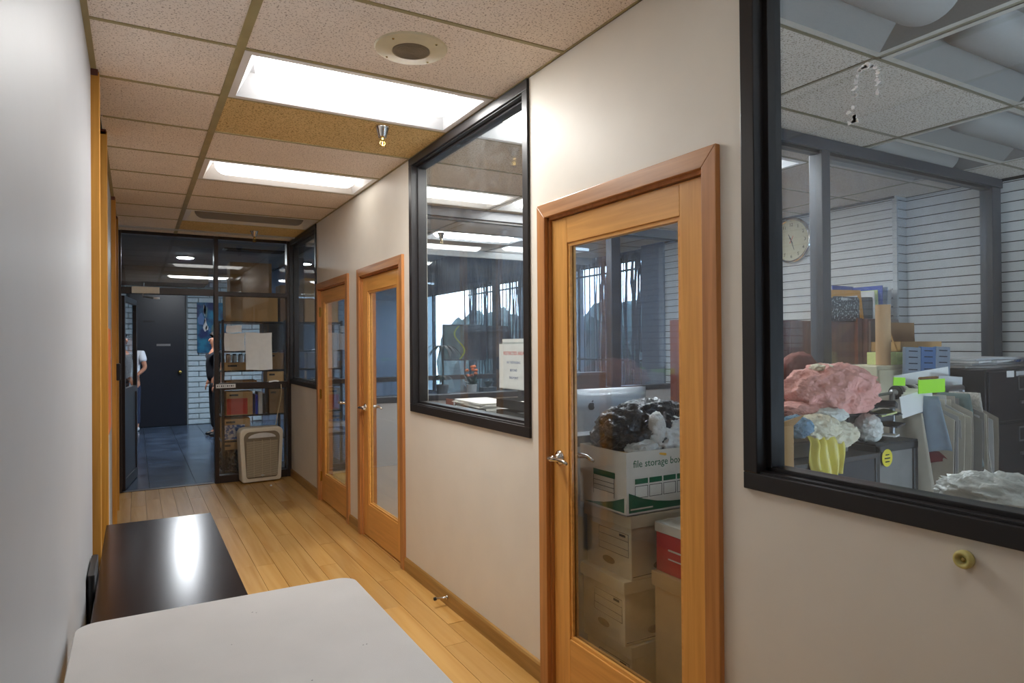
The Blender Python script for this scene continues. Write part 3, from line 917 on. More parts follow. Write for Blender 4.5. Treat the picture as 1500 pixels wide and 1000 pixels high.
# ================================================================== CORRIDOR OBJECTS
# speaker
sx, sy = 1.01, 2.61
t = thing('ceiling_speaker', 'round cream ceiling speaker with a grey perforated centre beside the lit fixture', 'speaker', (sx, sy, H-.01))
MB().lathe([(.150, .012), (.152, .008), (.148, .001), (.08, -.006), (.078, .0)], (sx, sy, H-.006), (0, 0, 1), 48).build('plate', 'speaker_cream', t, smooth=False)
q = MB().lathe([(.077, .0), (.077, -.004), (.001, -.010)], (sx, sy, H-.008), (0, 0, 1), 40); q.build('grille', 'speaker_mesh', t)
q = MB()
for k in range(7):
    rr_ = .012+k*.0095
    q.lathe([(rr_+.0022, -.001), (rr_+.0022, -.0105), (rr_-.0022, -.0105), (rr_-.0022, -.001)], (sx, sy, H-.0075+k*.0006), (0, 0, 1), 32)
q.build('grille_rings', 'speaker_mesh', t)
for a in range(4):
    MB().lathe([(.005, 0), (.004, -.003)], (sx+.125*cos(a*pi/2+.6), sy+.125*sin(a*pi/2+.6), H-.0085), (0, 0, 1), 10).build('screw', 'brass', t)
def sprinkler(x, y, z, label):
    t = thing('sprinkler', label, 'sprinkler', (x, y, z-.12), 'ceiling sprinklers')
    MB().lathe([(.042, .0), (.042, -.004), (.034, -.02), (.024, -.055), (.022, -.06)], (x, y, z), (0, 0, 1), 24).build('escutcheon', 'chrome', t, smooth=True)
    q = MB().lathe([(.010, -.055), (.012, -.075), (.008, -.082)], (x, y, z), (0, 0, 1), 14)
    q.tube([(x-.009, y, z-.08), (x-.016, y, z-.095), (x-.004, y, z-.112)], .0025, 6).tube([(x+.009, y, z-.08), (x+.016, y, z-.095), (x+.004, y, z-.112)], .0025, 6).tube([(x, y, z-.08), (x, y, z-.11)], .003, 6)
    q.build('body', 'brass', t)
    MB().lathe([(.02, -.113), (.022, -.116), (.02, -.118)], (x, y, z), (0, 0, 1), 16).build('deflector', 'brass', t)
sprinkler(1.228, 3.63, H+.002, 'chrome sprinkler head in the stained ceiling tile by the lit fixture')
sprinkler(1.12, 7.55, H+.002, 'small sprinkler head in the last stained tile before the storefront')
sprinkler(2.95, 6.75, H+.002, 'sprinkler head in the office ceiling beyond the far partition')

# white folding table
def rrect(x0, x1, y0, y1, r, n=7):
    pts = []
    for cx, cy, a0 in [(x1-r, y1-r, 0), (x0+r, y1-r, 90), (x0+r, y0+r, 180), (x1-r, y0+r, 270)]:
        for k in range(n+1):
            a = radians(a0+90*k/n); pts.append((cx+r*cos(a), cy+r*sin(a)))
    return pts
t = thing('folding_table', 'long white plastic folding table with rounded corners in the foreground', 'table', (.26, 1.35, 0))
zt = .74
MB().prism(rrect(-.150, .645, .42, 2.258, .055), 'xy', zt-.012, zt).build('tabletop', 'table_white', t, bevel=.003)
MB().prism(rrect(-.145, .64, .425, 2.253, .055), 'xy', zt-.045, zt-.012).build('edge_band', 'table_edge', t)
for yy in (.75, 1.95):
    s = 1 if yy < 1 else -1
    q = MB()
    for xx in (-.05, .54): q.tube([(xx, yy, zt-.045), (xx, yy-s*.06, .015)], .0125, 10)
    q.tube([(-.05, yy-s*.05, .12), (.54, yy-s*.05, .12)], .01, 8).tube([(-.05, yy, zt-.055), (.54, yy, zt-.055)], .01, 8)
    q.tube([(.245, yy, zt-.055), (.245, yy+s*.3, zt-.05)], .008, 8)
    q.build('leg_frame', 'dark_metal', t, smooth=True)
q = MB(); r = random.Random(9)
for (px_, py_) in [(.3, 2.1), (.31, 2.09), (.52, 1.72), (.53, 1.72), (.22, 1.9), (.1, 1.55), (.36, 1.6), (.45, 1.4)]:
    q.prism([(px_+r.uniform(.001, .004)*cos(a), py_+r.uniform(.001, .003)*sin(a)) for a in (0, 1.2, 2.5, 3.8, 5)], 'xy', zt, zt+.0003)
q.build('scuff_marks', 'table_edge', t, kind='stuff')

# dark table
t = thing('coffee_table', 'low black-brown wooden table with a scuffed glossy top along the left wall', 'table', (.13, 3.4, 0))
DZ = .60
bx(-.135, .365, 2.62, 4.08, DZ-.03, DZ).build('tabletop', 'dark_top', t, bevel=.002)
for xx in (-.125, .305):
    for yy in (2.64, 4.01):
        bx(xx, xx+.05, yy, yy+.05, 0, DZ-.03).build('leg', 'dark_top', t, bevel=.002)
MB().box(-.12, .35, 2.65, 2.67, DZ-.12, DZ-.03).box(-.12, .35, 4.03, 4.05, DZ-.12, DZ-.03).box(-.12, -.10, 2.67, 4.03, DZ-.12, DZ-.03).box(.33, .35, 2.67, 4.03, DZ-.12, DZ-.03).build('apron', 'dark_top', t)
o = MB().prism(rrect(-.162, -.138, 3.0, 3.3, .01, 3), 'xy', .36, .66).build('black_case', 'black_plastic', bevel=.006)
tag(o, 'black flat case wedged between the dark table and the left wall', 'case')

# door stop on baseboard
t = thing('door_stop', 'small chrome rod door stop on the right baseboard between the doors', 'door stop', (1.55, 3.6, .03))
MB().lathe([(.014, 0), (.014, .004), (.006, .008), (.006, .062), (.008, .066), (.009, .07)], (1.586, 3.58, .05), (-1, 0, .08), 14).build('rod', 'chrome', t, smooth=True)
MB().lathe([(.010, .07), (.010, .082), (.008, .084)], (1.586, 3.58, .05), (-1, 0, .08), 14).build('rubber_tip', 'black_plastic', t)
o = MB().tube([(1.28, 7.62, .008), (1.29, 7.63, .010), (1.30, 7.63, .006)], [.006, .009, .004], 8).build('paper_scrap', 'paper')
tag(o, 'tiny white scrap lying on the wooden floor near the air purifier', 'scrap')
# wall bumper
t = thing('wall_bumper', 'round yellowed rubber wall bumper on the right wall under the large window', 'door stop', (XR-.01, .782, 1.02))
MB().lathe([(.019, 0), (.0205, .006), (.0205, .014), (.018, .020), (.012, .021), (.009, .012), (.006, .011)], (XR, .782, 1.047), (-1, 0, 0), 32).build('cup', 'rubber', t, smooth=True)
MB().lathe([(.005, .011), (.005, .014), (.003, .015)], (XR, .782, 1.047), (-1, 0, 0), 12).build('screw', 'brass', t)

# air purifier
ax, ay = 1.235, 7.985
t = thing('air_purifier', 'beige air purifier with a ribbed grille standing on the floor before the storefront', 'air purifier', (ax, ay, 0))
X = rotz(ax, ay, radians(4))
def P_(): q = MB(); q.xf = X; return q
hw, hd, hh = .238, .10, .62
def outline(ins=0):
    pts = []
    for u, v, in [(0, 0)]: pass
    w0, w1 = hw-.025-ins, hw-ins
    n = 8; r_ = .07
    def arc(cx, cz, a0, a1, rr_): return [(cx+rr_*cos(radians(a0+(a1-a0)*k/n)), cz+rr_*sin(radians(a0+(a1-a0)*k/n))) for k in range(n+1)]
    pts += arc(ax+w1-r_, hh-ins-r_, 0, 90, r_); pts += arc(ax-w1+r_, hh-ins-r_, 90, 180, r_)
    pts += arc(ax-w0+.03, .01+ins+.03, 180, 270, .03); pts += arc(ax+w0-.03, .01+ins+.03, 270, 360, .03)
    return pts
q = P_(); q.prism(outline(), 'xz', ay-hd+.02, ay+hd); q.build('housing', 'beige_plastic', t, bevel=.018, smooth=False)
q = P_(); q.prism(outline(.045), 'xz', ay-hd+.008, ay-hd+.03); q.build('front_panel', 'grille_dark', t)
q = P_(); z = .075
while z < .475:
    q.prism([(ay-hd-.002, z), (ay-hd+.012, z-.003), (ay-hd+.012, z+.006), (ay-hd-.002, z+.005)], 'yz', ax-.168, ax+.168); z += .0125
q.build('grille', 'grille_beige', t, kind='stuff')
q = P_(); 
for xx in (ax-.09, ax, ax+.09): q.box(xx-.002, xx+.002, ay-hd-.003, ay-hd+.005, .07, .48)
q.build('grille_rib', 'grille_beige', t)
q = P_(); pts = [(ax+.15*cos(radians(a)), .505+.055*sin(radians(a))) for a in range(0, 181, 12)]
q.prism(pts, 'xz', ay-hd+.002, ay-hd+.03); q.build('control_panel', 'white_plastic', t, bevel=.004)
q = P_(); q.prism([(ax+.02*cos(radians(a)), .085+.008*sin(radians(a))) for a in range(0, 360, 20)], 'xz', ay-hd-.005, ay-hd+.002); q.build('badge', 'aluminium', t)
o = MB().tube([(1.40, 8.09, .52), (1.42, 8.09, .60), (1.44, 8.088, .72), (1.475, 8.088, .9), (1.49, 8.088, 1.0), (1.485, 8.09, 1.09)], .005, 6).build('power_cord', 'wire_cream', smooth=True)
tag(o, 'thin cream power cord rising behind the air purifier up the storefront', 'cord')

# papers taped on storefront glass
def sheet(label, x0, x1, z0, z1, y, seed, mat='paper', name='paper_sheet', group='papers taped on the storefront glass', lines=0):
    r = random.Random(seed)
    c_ = [r.uniform(-.004, .004) for _ in range(6)]
    q = MB().grid(lambda u, v: (x0+(x1-x0)*u + .003*sin(5*v+seed), y - .004 - .006*abs(sin(4*u+seed))*(1-v), z0+(z1-z0)*v+.004*sin(6*u+seed)), 8, 10)
    o = q.build(name, mat, solid=.001)
    tag(o, label, 'paper', group)
    return o
sheet('large blank white sheet taped on the storefront glass, right of the small ones', 1.105, 1.395, 1.262, 1.692, YS-.006, 1)
sheet('small white sheet with torn lower edge taped on the storefront glass', .88, 1.095, 1.485, 1.685, YS-.006, 2)
sheet('small white note at the top of the papers on the storefront glass', .90, 1.065, 1.695, 1.775, YS-.006, 3)
sheet('white note curling on the storefront rail near the corner', 1.35, 1.46, 1.12, 1.135, YS-.05, 4, name='paper_note')
t = thing('rail_label', 'narrow white label with dark lettering on the storefront mullion rail', 'label', (.89, YS-.06, 1.07))
bx(.785, .99, YS-.058, YS-.056, 1.068, 1.112).build('label_plate', 'paper', t)
q = MB()
for k, w_ in enumerate((.010, .006, .012, .009, .005, .011, .008, .012, .007)): q.box(.797+k*.0205, .797+k*.0205+w_, YS-.059, YS-.058, 1.082, 1.098)
q.build('printed_marks', 'dark_ink', t, kind='stuff')

# ================================================================== LOBBY SHELVES BEHIND SIDELIGHT
YL = 8.62
t = thing('storage_shelf', 'dark metal storage shelving behind the storefront sidelight', 'shelf', (1.45, 8.85, 0))
for z in (.02, .40, .70, 1.03, 1.245, 1.48, 1.84):
    bx(.90, 2.35, YL, YL+.45, z-.018, z).build('shelf_board', 'dark_metal', t)
for x in (.90, 1.62, 2.32):
    for y in (YL, YL+.42): bx(x, x+.03, y, y+.03, 0, 1.86).build('post', 'dark_metal', t)
def carton(label, x0, x1, z0, z1, mat='cardboard', dy=.3, slot=True, y=YL+.01, group='cartons on the storage shelf', name='carton', stripe=None):
    t = thing(name, label, 'box', ((x0+x1)/2, y, z0), group)
    bx(x0, x1, y, y+dy, z0, z1).build('body', mat, t, bevel=.002)
    if slot: bx(x0+(x1-x0)*.12, x0+(x1-x0)*.45, y-.001, y+.002, z1-.05, z1-.028).build('hand_slot', 'black', t)
    if stripe: bx(x0+.005, x0+(x1-x0)*.8, y-.002, y, z0+.01, z0+(z1-z0)*.72).build('contents_label', stripe, t)
    return t
carton('large plain tan carton on top of the storage shelf', .95, 1.55, 1.842, 2.16, 'cardboard', slot=False)
carton('wide tan carton reaching above the others on the storage shelf top', 1.0, 1.48, 2.162, 2.56, 'cardboard_dark', slot=False)
carton('dark brown carton at the right end of the shelf top', 1.58, 1.86, 1.842, 2.30, 'cardboard_dark', slot=False)
carton('tan carton at the far right of the shelf top', 1.88, 2.3, 1.842, 2.4, 'cardboard', slot=False)
carton('black carton on the upper shelf behind the large white sheet', 1.38, 1.86, 1.482, 1.815, 'black_file', slot=False)
carton('open low carton of glass jars on the middle shelf', .93, 1.25, 1.247, 1.34, 'cardboard', stripe=None)
carton('tall tan carton behind the taped sheet', 1.26, 1.40, 1.247, 1.455, 'cardboard_dark', slot=False)
carton('tan carton with a grey label beside the corner', 1.42, 1.62, 1.032, 1.222, 'cardboard')
carton('brown carton at the right of the middle shelf', 1.42, 1.62, 1.247, 1.455, 'cardboard_dark')
carton('shallow open carton on the shelf at rail height', .95, 1.3, 1.032, 1.12, 'cardboard_dark')
carton('carton holding red and pink folders', .95, 1.25, .702, .985, 'cardboard', stripe='red_box')
carton('low carton of coloured files under the red one', .91, 1.22, .402, .66, 'cardboard', stripe='magazine')
carton('flat carton near the floor beside the air purifier', .91, 1.1, .29, .38, 'cardboard')
carton('tan carton right of the dark gap on the lower shelf', 1.44, 1.62, .702, 1.0, 'cardboard_dark', slot=True)
o = MB().blob((1.03, YL+.17, .15), (.14, .15, .16), 3, .25, 5, 4, flat=.022).build('dark_plastic_bag', 'black_bag'); tag(o, 'shiny dark plastic bag on the lowest shelf by the air purifier', 'bag')
for k, x in enumerate((.96, 1.03, 1.10, 1.17)):
    t = thing('glass_jar', ['leftmost', 'second', 'third', 'rightmost'][k]+' small pale jar in the row on the open carton shelf', 'jar', (x+.02, YL+.1, 1.34), 'jars on the middle shelf')
    MB().lathe([(.026, 0), (.028, .01), (.028, .08), (.02, .09)], (x+.02, YL+.06, 1.341), n=14).build('body', 'paper_grey', t, smooth=True)
    MB().lathe([(.021, .09), (.021, .105)], (x+.02, YL+.06, 1.341), n=14).build('lid', 'black_plastic', t)
for k, (x, w_, m_, h_) in enumerate([(1.28, .03, 'blue_folder', .24), (1.315, .05, 'paper_grey', .27), (1.37, .03, 'black_file', .25)]):
    o = bx(x, x+w_, YL+.02, YL+.28, .702, .702+h_).build('binder', m_, bevel=.002)
    tag(o, ['blue', 'light grey', 'black'][k]+' binder standing on the lower shelf beside the red folder carton', 'binder', 'binders on the storage shelf')
o = bx(1.28, 1.42, YL+.03, YL+.26, .402, .47).build('folded_cloth', 'blue_folder', bevel=.01); tag(o, 'folded dark blue cloth on the shelf behind the air purifier', 'cloth')

# painting in lobby
t = thing('painting', 'tall abstract blue painting on the white brick wall', 'painting', (1.3, YB-.04, 1.43))
bx(1.07, 1.62, YB-.06, YB-.02, 1.42, 2.42).build('canvas', 'painting_blue', t, bevel=.003)
r = random.Random(8)
for k in range(9):
    cx_, cz_, a_, b_ = r.uniform(1.15, 1.4), r.uniform(1.7, 2.3), r.uniform(.02, .07), r.uniform(.03, .16)
    MB().prism([(cx_+a_*cos(2*pi*i/9)*r.uniform(.6, 1.2), cz_+b_*sin(2*pi*i/9)*r.uniform(.6, 1.2)) for i in range(9)], 'xz', YB-.0615, YB-.06).build('brush_stroke', ['paper_grey', 'blue_plastic', 'teal_grey'][k % 3], t)
# plant leaf seen beside person
t = thing('potted_plant', 'slender green-leaved potted plant beyond the entrance door', 'plant', (-.30, 14.36, 0))
MB().lathe([(.11, 0), (.15, .28), (.14, .3), (.12, .27)], (-.30, 14.36, 0.001), n=20).build('pot', 'pot_dark', t)
for k in range(9):
    a = k*.7 if k else 0; L_ = .45
    ca, sa = cos(a), sin(a)*.45
    q = MB().grid(lambda u, v: (-.28+ca*L_*u + (-sa)*.03*(v-.5)*sin(pi*min(u+.1, 1)), 14.33+sa*L_*u*.3 + ca*.05*(v-.5)*sin(pi*min(u+.1, 1)), 1.25+.5*u-.45*u*u+k*.03), 8, 2)
    q.build('leaf', 'leaf', t, solid=.002)
MB().tube([(-.30, 14.36, .27), (-.28, 14.33, 1.45)], .012, 8).build('stem', 'leaf', t)

# ================================================================== PEOPLE
def skin_mesh(name, nodes, edges, mat, parent, sub=2, label=None):
    me = bpy.data.meshes.new(name)
    og = ORG[parent.name]
    me.from_pydata([tuple(Vector(p[:3])-og) for p in nodes], edges, [])
    me.materials.append(M[mat])
    o = bpy.data.objects.new(name, me); COL.objects.link(o); o.parent = parent
    md = o.modifiers.new('skin', 'SKIN'); md.use_smooth_shade = True
    sv = me.skin_vertices[0].data
    for i, p in enumerate(nodes):
        sv[i].radius = (p[3], p[4] if len(p) > 4 else p[3]); sv[i].use_root = (i == 0)
    s = o.modifiers.new('sub', 'SUBSURF'); s.levels = sub; s.render_levels = sub
    if label: o['label'] = label
    ORG[o.name] = og
    return o
def person(label, loc, face, shirt, legs, shoes, arms, stance=.10, grp=None):
    """face = heading angle; local frame: f forward, s to the person's left"""
    t = thing('person', label, 'person', loc, grp)
    F = Vector((cos(face), sin(face), 0)); S = Vector((-sin(face), cos(face), 0)); O = Vector(loc)
    def L(f, s, z): return O + F*f + S*s + Vector((0, 0, z))
    def N(f, s, z, r, r2=None):
        p = L(f, s, z); return (p.x, p.y, p.z, r, r2 or r)
    nd = [N(0, 0, .93, .13, .10), N(0, 0, 1.10, .125, .09), N(.01, 0, 1.28, .145, .10), N(0, 0, 1.42, .12, .08), N(.005, 0, 1.50, .055), N(.015, 0, 1.56, .06), N(.02, 0, 1.63, .082, .078), N(.012, 0, 1.71, .078, .076)]
    ed = [(i, i+1) for i in range(7)]
    hands = []
    for sd in (1, -1):
        b = len(nd)
        nd += [N(0, sd*.095, .86, .085), N(.01, sd*stance, .48, .056), N(-.01, sd*stance, .28, .05), N(-.01, sd*stance, .09, .036), N(.05, sd*(stance+.01), .04, .036), N(.14, sd*(stance+.02), .028, .028)]
        ed += [(0, b), (b, b+1), (b+1, b+2), (b+2, b+3), (b+3, b+4), (b+4, b+5)]
        b = len(nd)
        el, wr = arms[0 if sd == 1 else 1]
        nd += [N(0, sd*.185, 1.42, .055), N(*el, .040), N(*wr, .027)]
        ed += [(3, b), (b, b+1), (b+1, b+2)]
        d = (L(*wr)-L(*el)).normalized(); pc = L(*wr)+d*.05
        nd.append((pc.x, pc.y, pc.z, .032, .018)); ed.append((b+2, b+3))
        hands.append((L(*wr), d, sd))
    skin_mesh('body', nd, ed, 'skin', t)
    for (w0, d, sd) in hands:
        side = d.cross(Vector((0, 0, 1))); side = side.normalized() if side.length > .2 else F.copy()
        palm = w0 + d*.075; q = MB()
        nrm = d.cross(side).normalized()
        for k, ln in enumerate((.068, .076, .072, .056)):
            b0 = palm + side*((k-1.5)*.018)
            q.tube([b0-d*.03, b0, b0+d*ln*.5+nrm*.006, b0+d*ln*.85+nrm*.02], [.009, .009, .008, .006], 6)
        th = w0+d*.04
        q.tube([th+side*-.01, th-side*.035+d*.02, th-side*.045+d*.055], [.011, .010, .007], 6)
        q.build('fingers', 'skin', t, smooth=True)
    # shirt
    sn = [N(0, 0, .90, .160, .126), N(0, 0, 1.10, .155, .120), N(.01, 0, 1.28, .178, .132), N(0, 0, 1.43, .145, .108)]
    se = [(0, 1), (1, 2), (2, 3)]
    for sd in (1, -1):
        el = arms[0 if sd == 1 else 1][0]
        sh = Vector((0, sd*.19, 1.42)); e = Vector(el); mid = sh.lerp(e, .62)
        b = len(sn); sn += [N(*sh, .082), N(*mid, .066)]; se += [(3, b), (b, b+1)]
    skin_mesh('shirt', sn, se, shirt, t)
    tn = [N(0, 0, .95, .142, .11), N(0, 0, .90, .145, .115)]; te = [(0, 1)]
    for sd in (1, -1):
        b = len(tn)
        tn += [N(0, sd*.09, .84, .098), N(.01, sd*stance, .48, .072), N(-.01, sd*stance, .12, .06)]
        te += [(1, b), (b, b+1), (b+1, b+2)]
    skin_mesh('trousers', tn, te, legs, t)
    for sd in (1, -1):
        skin_mesh('shoe', [N(-.05, sd*stance, .045, .045), N(.04, sd*(stance+.01), .045, .045, .04), N(.15, sd*(stance+.02), .035, .036, .028)], [(0, 1), (1, 2)], shoes, t, 1)
    # head details
    q = MB(); hc = L(.002, 0, 1.70)
    q.blob(hc, (.088, .088, .095), 1, .05, 2, 3, sharp=False)
    bm_ = [p for p in q.v]
    q2 = MB(); n_ = 14
    # hair cap: upper back portion
    def cap(u, v):
        th = u*pi*.62; ph = v*2*pi
        front = cos(ph); lim = 1 - .42*max(0, front)
        th *= lim
        rr_ = .098
        return hc + F*(rr_*sin(th)*cos(ph)-.006) + S*(rr_*.92*sin(th)*sin(ph)) + Vector((0, 0, rr_*cos(th)*.98+.008))
    MB().grid(cap, 8, 18).build('hair', 'hair', t, smooth=True, solid=.012)
    MB().tube([L(.085, 0, 1.675), L(.105, 0, 1.650), L(.108, 0, 1.635), L(.088, 0, 1.63)], [.008, .012, .013, .008], 8).build('nose', 'skin', t, smooth=True)
    for sd in (1, -1):
        MB().lathe([(.001, -.010), (.009, -.006), (.012, 0), (.009, .006), (.001, .010)], L(.080, sd*.032, 1.672), tuple(F), 10).build('eye', 'paper', t)
        MB().lathe([(.005, 0), (.004, .003)], L(.0885, sd*.032, 1.672), tuple(F), 8).build('pupil', 'hair', t)
        MB().tube([L(.084, sd*.018, 1.690), L(.088, sd*.035, 1.694), L(.078, sd*.05, 1.689)], .004, 6).build('eyebrow', 'hair', t)
        MB().lathe([(.022, -.006), (.026, 0), (.014, .007)], L(.0, sd*.085, 1.66), tuple(S*sd+F*.3), 10).build('ear', 'skin', t, smooth=True)
    MB().tube([L(.083, .024, 1.596), L(.095, 0, 1.598), L(.083, -.024, 1.596)], [.004, .007, .004], 8).build('mouth', 'lips', t, smooth=True)
    return t
person('person in white short-sleeved shirt and dark jeans half hidden by the entrance door', (-.07, 14.0, 0), radians(-120), 'shirt_white', 'jeans', 'shoe_white',
       [((.0, .27, 1.16), (.16, .17, 1.0)), ((-.02, -.26, 1.14), (.10, -.22, .92))])
person('short-haired person in black shirt and dark trousers half hidden by the storefront mullion', (1.21, 12.5, 0), radians(190), 'shirt_navy', 'trousers', 'black_plastic',
       [((-.03, .24, 1.14), (.08, .24, .90)), ((-.04, -.24, 1.14), (.06, -.25, .92))])

# ================================================================== R1 / lobby canvases, plants
for (x0, x1, z0, z1, lb, art) in [(4.38, 5.18, 1.277, 1.873, 'hung canvas with a yellow curve against the bright window', True), (5.21, 5.62, 1.30, 1.857, 'dark canvas beside the one with the yellow curve', False)]:
    t = thing('hanging_canvas', lb, 'picture', ((x0+x1)/2, 10, z0), 'canvases hung in the front window')
    bx(x0, x1, 9.98, 10.0, z0, z1).build('canvas', 'canvas_dark', t)
    q = MB()
    for xx in (x0+.05, x1-.05): q.tube([(xx, 9.99, z1), (xx, 9.99, 3.42)], .002, 4)
    q.build('wire', 'steel', t)
    if art:
        bx(x0+.02, x0+.38, 9.975, 9.98, z0+.02, z1-.02).build('backlit_field', 'backlit_art', t)  # paler field: window light coming through the cloth is put into its colour
        q = MB().grid(lambda u, v: (x0+.28+.09*sin(u*3.1*2)+.03*v, 9.972-.0*v, z0+.02+(z1-z0-.04)*u), 20, 1)
        q.build('painted_curve', 'art_yellow', t, solid=.002)
# counter behind P2 (plants stand on it)
t = thing('console_table', 'dark console table with plants behind the far office partition', 'table', (3.2, 6.2, 0))
bx(2.0, 3.6, 5.75, 6.15, 1.02, 1.05).build('tabletop', 'dark_metal', t)
for xx in (2.02, 3.55):
    for yy in (5.77, 6.10): bx(xx, xx+.03, yy, yy+.03, 0, 1.02).build('leg', 'dark_metal', t)
px_, py_ = 2.58, 5.9
t = thing('potted_dracaena', 'dark silhouetted potted plant with drooping leaves before the bright window', 'plant', (px_, py_, 1.05))
MB().lathe([(.05, 0), (.06, .09), (.055, .1), (.04, .08)], (px_, py_, 1.052), n=18).build('pot', 'pot_dark', t)
MB().tube([(px_, py_, 1.13), (px_+.012, py_, 1.3), (px_-.005, py_, 1.5)], [.012, .010, .010], 8).build('stem', 'leaf_dark', t, smooth=True)
r = random.Random(21)
for lvl, cz_, nlf, L_ in ((0, 1.50, 13, .2), (1, 1.22, 9, .13)):
    for k in range(nlf):
        a = 2*pi*k/nlf + r.uniform(-.2, .2); ll = L_*r.uniform(.8, 1.15); ca, sa = cos(a), sin(a); u0 = r.uniform(.7, 1.2)
        q = MB().grid(lambda u, v: (px_+ca*ll*u - sa*.028*(v-.5)*sin(pi*min(1, u*.85+.15)), py_+sa*ll*u + ca*.028*(v-.5)*sin(pi*min(1, u*.85+.15)), cz_+ll*(u0*.8*u - 1.25*u*u)), 8, 2)
        q.build('leaf', 'leaf_dark', t, solid=.0015)
px_, py_ = 2.87, 5.85
t = thing('flowering_plant', 'small potted plant with orange flowers behind the far partition', 'plant', (px_, py_, 1.05))
MB().lathe([(.045, 0), (.055, .09), (.05, .095), (.04, .08)], (px_, py_, 1.052), n=18).build('pot', 'pot_white', t)
for k in range(16):
    a = 2*pi*k/16+r.uniform(-.3, .3); ll = r.uniform(.05, .11); ca, sa = cos(a), sin(a); hh_ = r.uniform(.03, .12)
    MB().grid(lambda u, v: (px_+ca*ll*u - sa*.04*(v-.5)*sin(pi*min(1, u*.8+.2)), py_+sa*ll*u + ca*.04*(v-.5)*sin(pi*min(1, u*.8+.2)), 1.13+hh_*u*1.4-.04*u*u), 5, 2).build('leaf', 'leaf', t, solid=.001)
for k in range(8):
    fx, fy, fz = px_+r.uniform(-.06, .06), py_+r.uniform(-.04, .04), 1.27+r.uniform(-.04, .06)
    q = MB().blob((fx, fy, fz), (.017, .017, .012), k, .5, 4, 2); q.build('flower', 'flower_orange', t)
    MB().tube([(px_, py_, 1.13), (fx, fy, fz)], .0018, 4).build('flower_stalk', 'leaf', t)
px_, py_ = 3.05, 5.85
t = thing('low_succulent', 'low bushy plant in a dark square pot beside the orange flowers', 'plant', (px_, py_, 1.05))
MB().prism(rrect(px_-.08, px_+.08, py_-.05, py_+.05, .01, 3), 'xy', 1.051, 1.11).build('pot', 'pot_dark', t)
for k in range(14):
    a = 2*pi*k/14; ll = r.uniform(.04, .09); ca, sa = cos(a), sin(a)
    MB().grid(lambda u, v: (px_+ca*ll*u-sa*.025*(v-.5), py_+sa*ll*.6*u+ca*.025*(v-.5), 1.11+.06*u), 3, 1).build('leaf', 'leaf_dark', t, solid=.002)

# ================================================================== R2 OFFICE: counter, trays, sign
t = thing('office_counter', 'low cabinet under the trays inside the middle window', 'cabinet', (1.98, 3.6, 0))
bx(1.74, 2.20, 2.96, 4.30, 0, 1.0).build('body', 'wall_white', t)
bx(1.73, 2.21, 2.95, 4.31, 1.0, 1.03).build('worktop', 'paper_grey', t, bevel=.003)
o = bx(1.80, 2.1, 3.0, 3.42, 1.031, 1.036).build('desk_mat', 'green_ink'); tag(o, 'green mat edge on the counter under the right-hand paper trays', 'mat')
def tray(x0, x1, y0, y1, z, label, paper_h, seed, spill=0.0):
    t = thing('paper_tray', label, 'paper tray', ((x0+x1)/2, (y0+y1)/2, z), 'stacked black letter trays on the counter')
    q = MB().box(x0, x1, y0, y1, z, z+.004).box(x0, x0+.004, y0, y1, z+.004, z+.05).box(x1-.004, x1, y0, y1, z+.004, z+.05).box(x0, x1, y1-.004, y1, z+.004, z+.05)
    q.build('tray_body', 'black_plastic', t)
    r = random.Random(seed); zz = z+.005; n = int(paper_h/.004)
    for k in range(n):
        a, b = r.uniform(-.006, .006), r.uniform(-.01, .01)
        th = paper_h/n
        bx(x0+.01+a-spill, x1-.012+a-spill, y0+.012+b, y1-.012+b, zz, zz+th*.92).build('paper_stack', 'paper', t)
        zz += th
    return t
za = 1.031
for k in range(3):
    tray(1.86, 2.12, 2.98, 3.46, za+k*.066, ['lowest black tray of the right-hand stack under the warning sign', 'middle black tray of the right-hand stack under the warning sign', 'top black tray of the right-hand stack with papers under the warning sign'][k], [.018, .02, .02][k], k)
for k in range(2):
    tray(1.86, 2.12, 3.60, 4.05, za+k*.055, ['lower black tray of the left-hand stack', 'upper black tray of the left-hand stack holding a tall heap of papers'][k], [.02, .045][k], 20+k, .01*k)
o = None
r = random.Random(31)
for k in range(7):
    q = MB(); q.xf = Matrix.Translation((1.98, 3.85, 0)) @ Matrix.Rotation(r.uniform(-.12, .12), 4, 'Z') @ Matrix.Translation((-1.98, -3.85, 0))
    q.box(1.86, 2.1, 3.62, 4.08, za+.062+.046+k*.0042, za+.062+.046+k*.0042+.0036)
    o = q.build('loose_papers', 'paper'); tag(o, nth('sheaf')+' white sheaf from the bottom of the loose heap on the left-hand trays', 'papers', 'loose paper sheaves on the left-hand trays')
t = thing('desk_organiser', 'dark brown desk organiser beside the left-hand trays', 'organiser', (2.0, 4.17, za))
for k in range(3): bx(1.88+k*.07, 1.884+k*.07, 4.12, 4.24, za, za+.13-k*.02).build('divider', 'mahogany', t)
bx(1.88, 2.05, 4.12, 4.24, za, za+.006).build('base', 'mahogany', t)
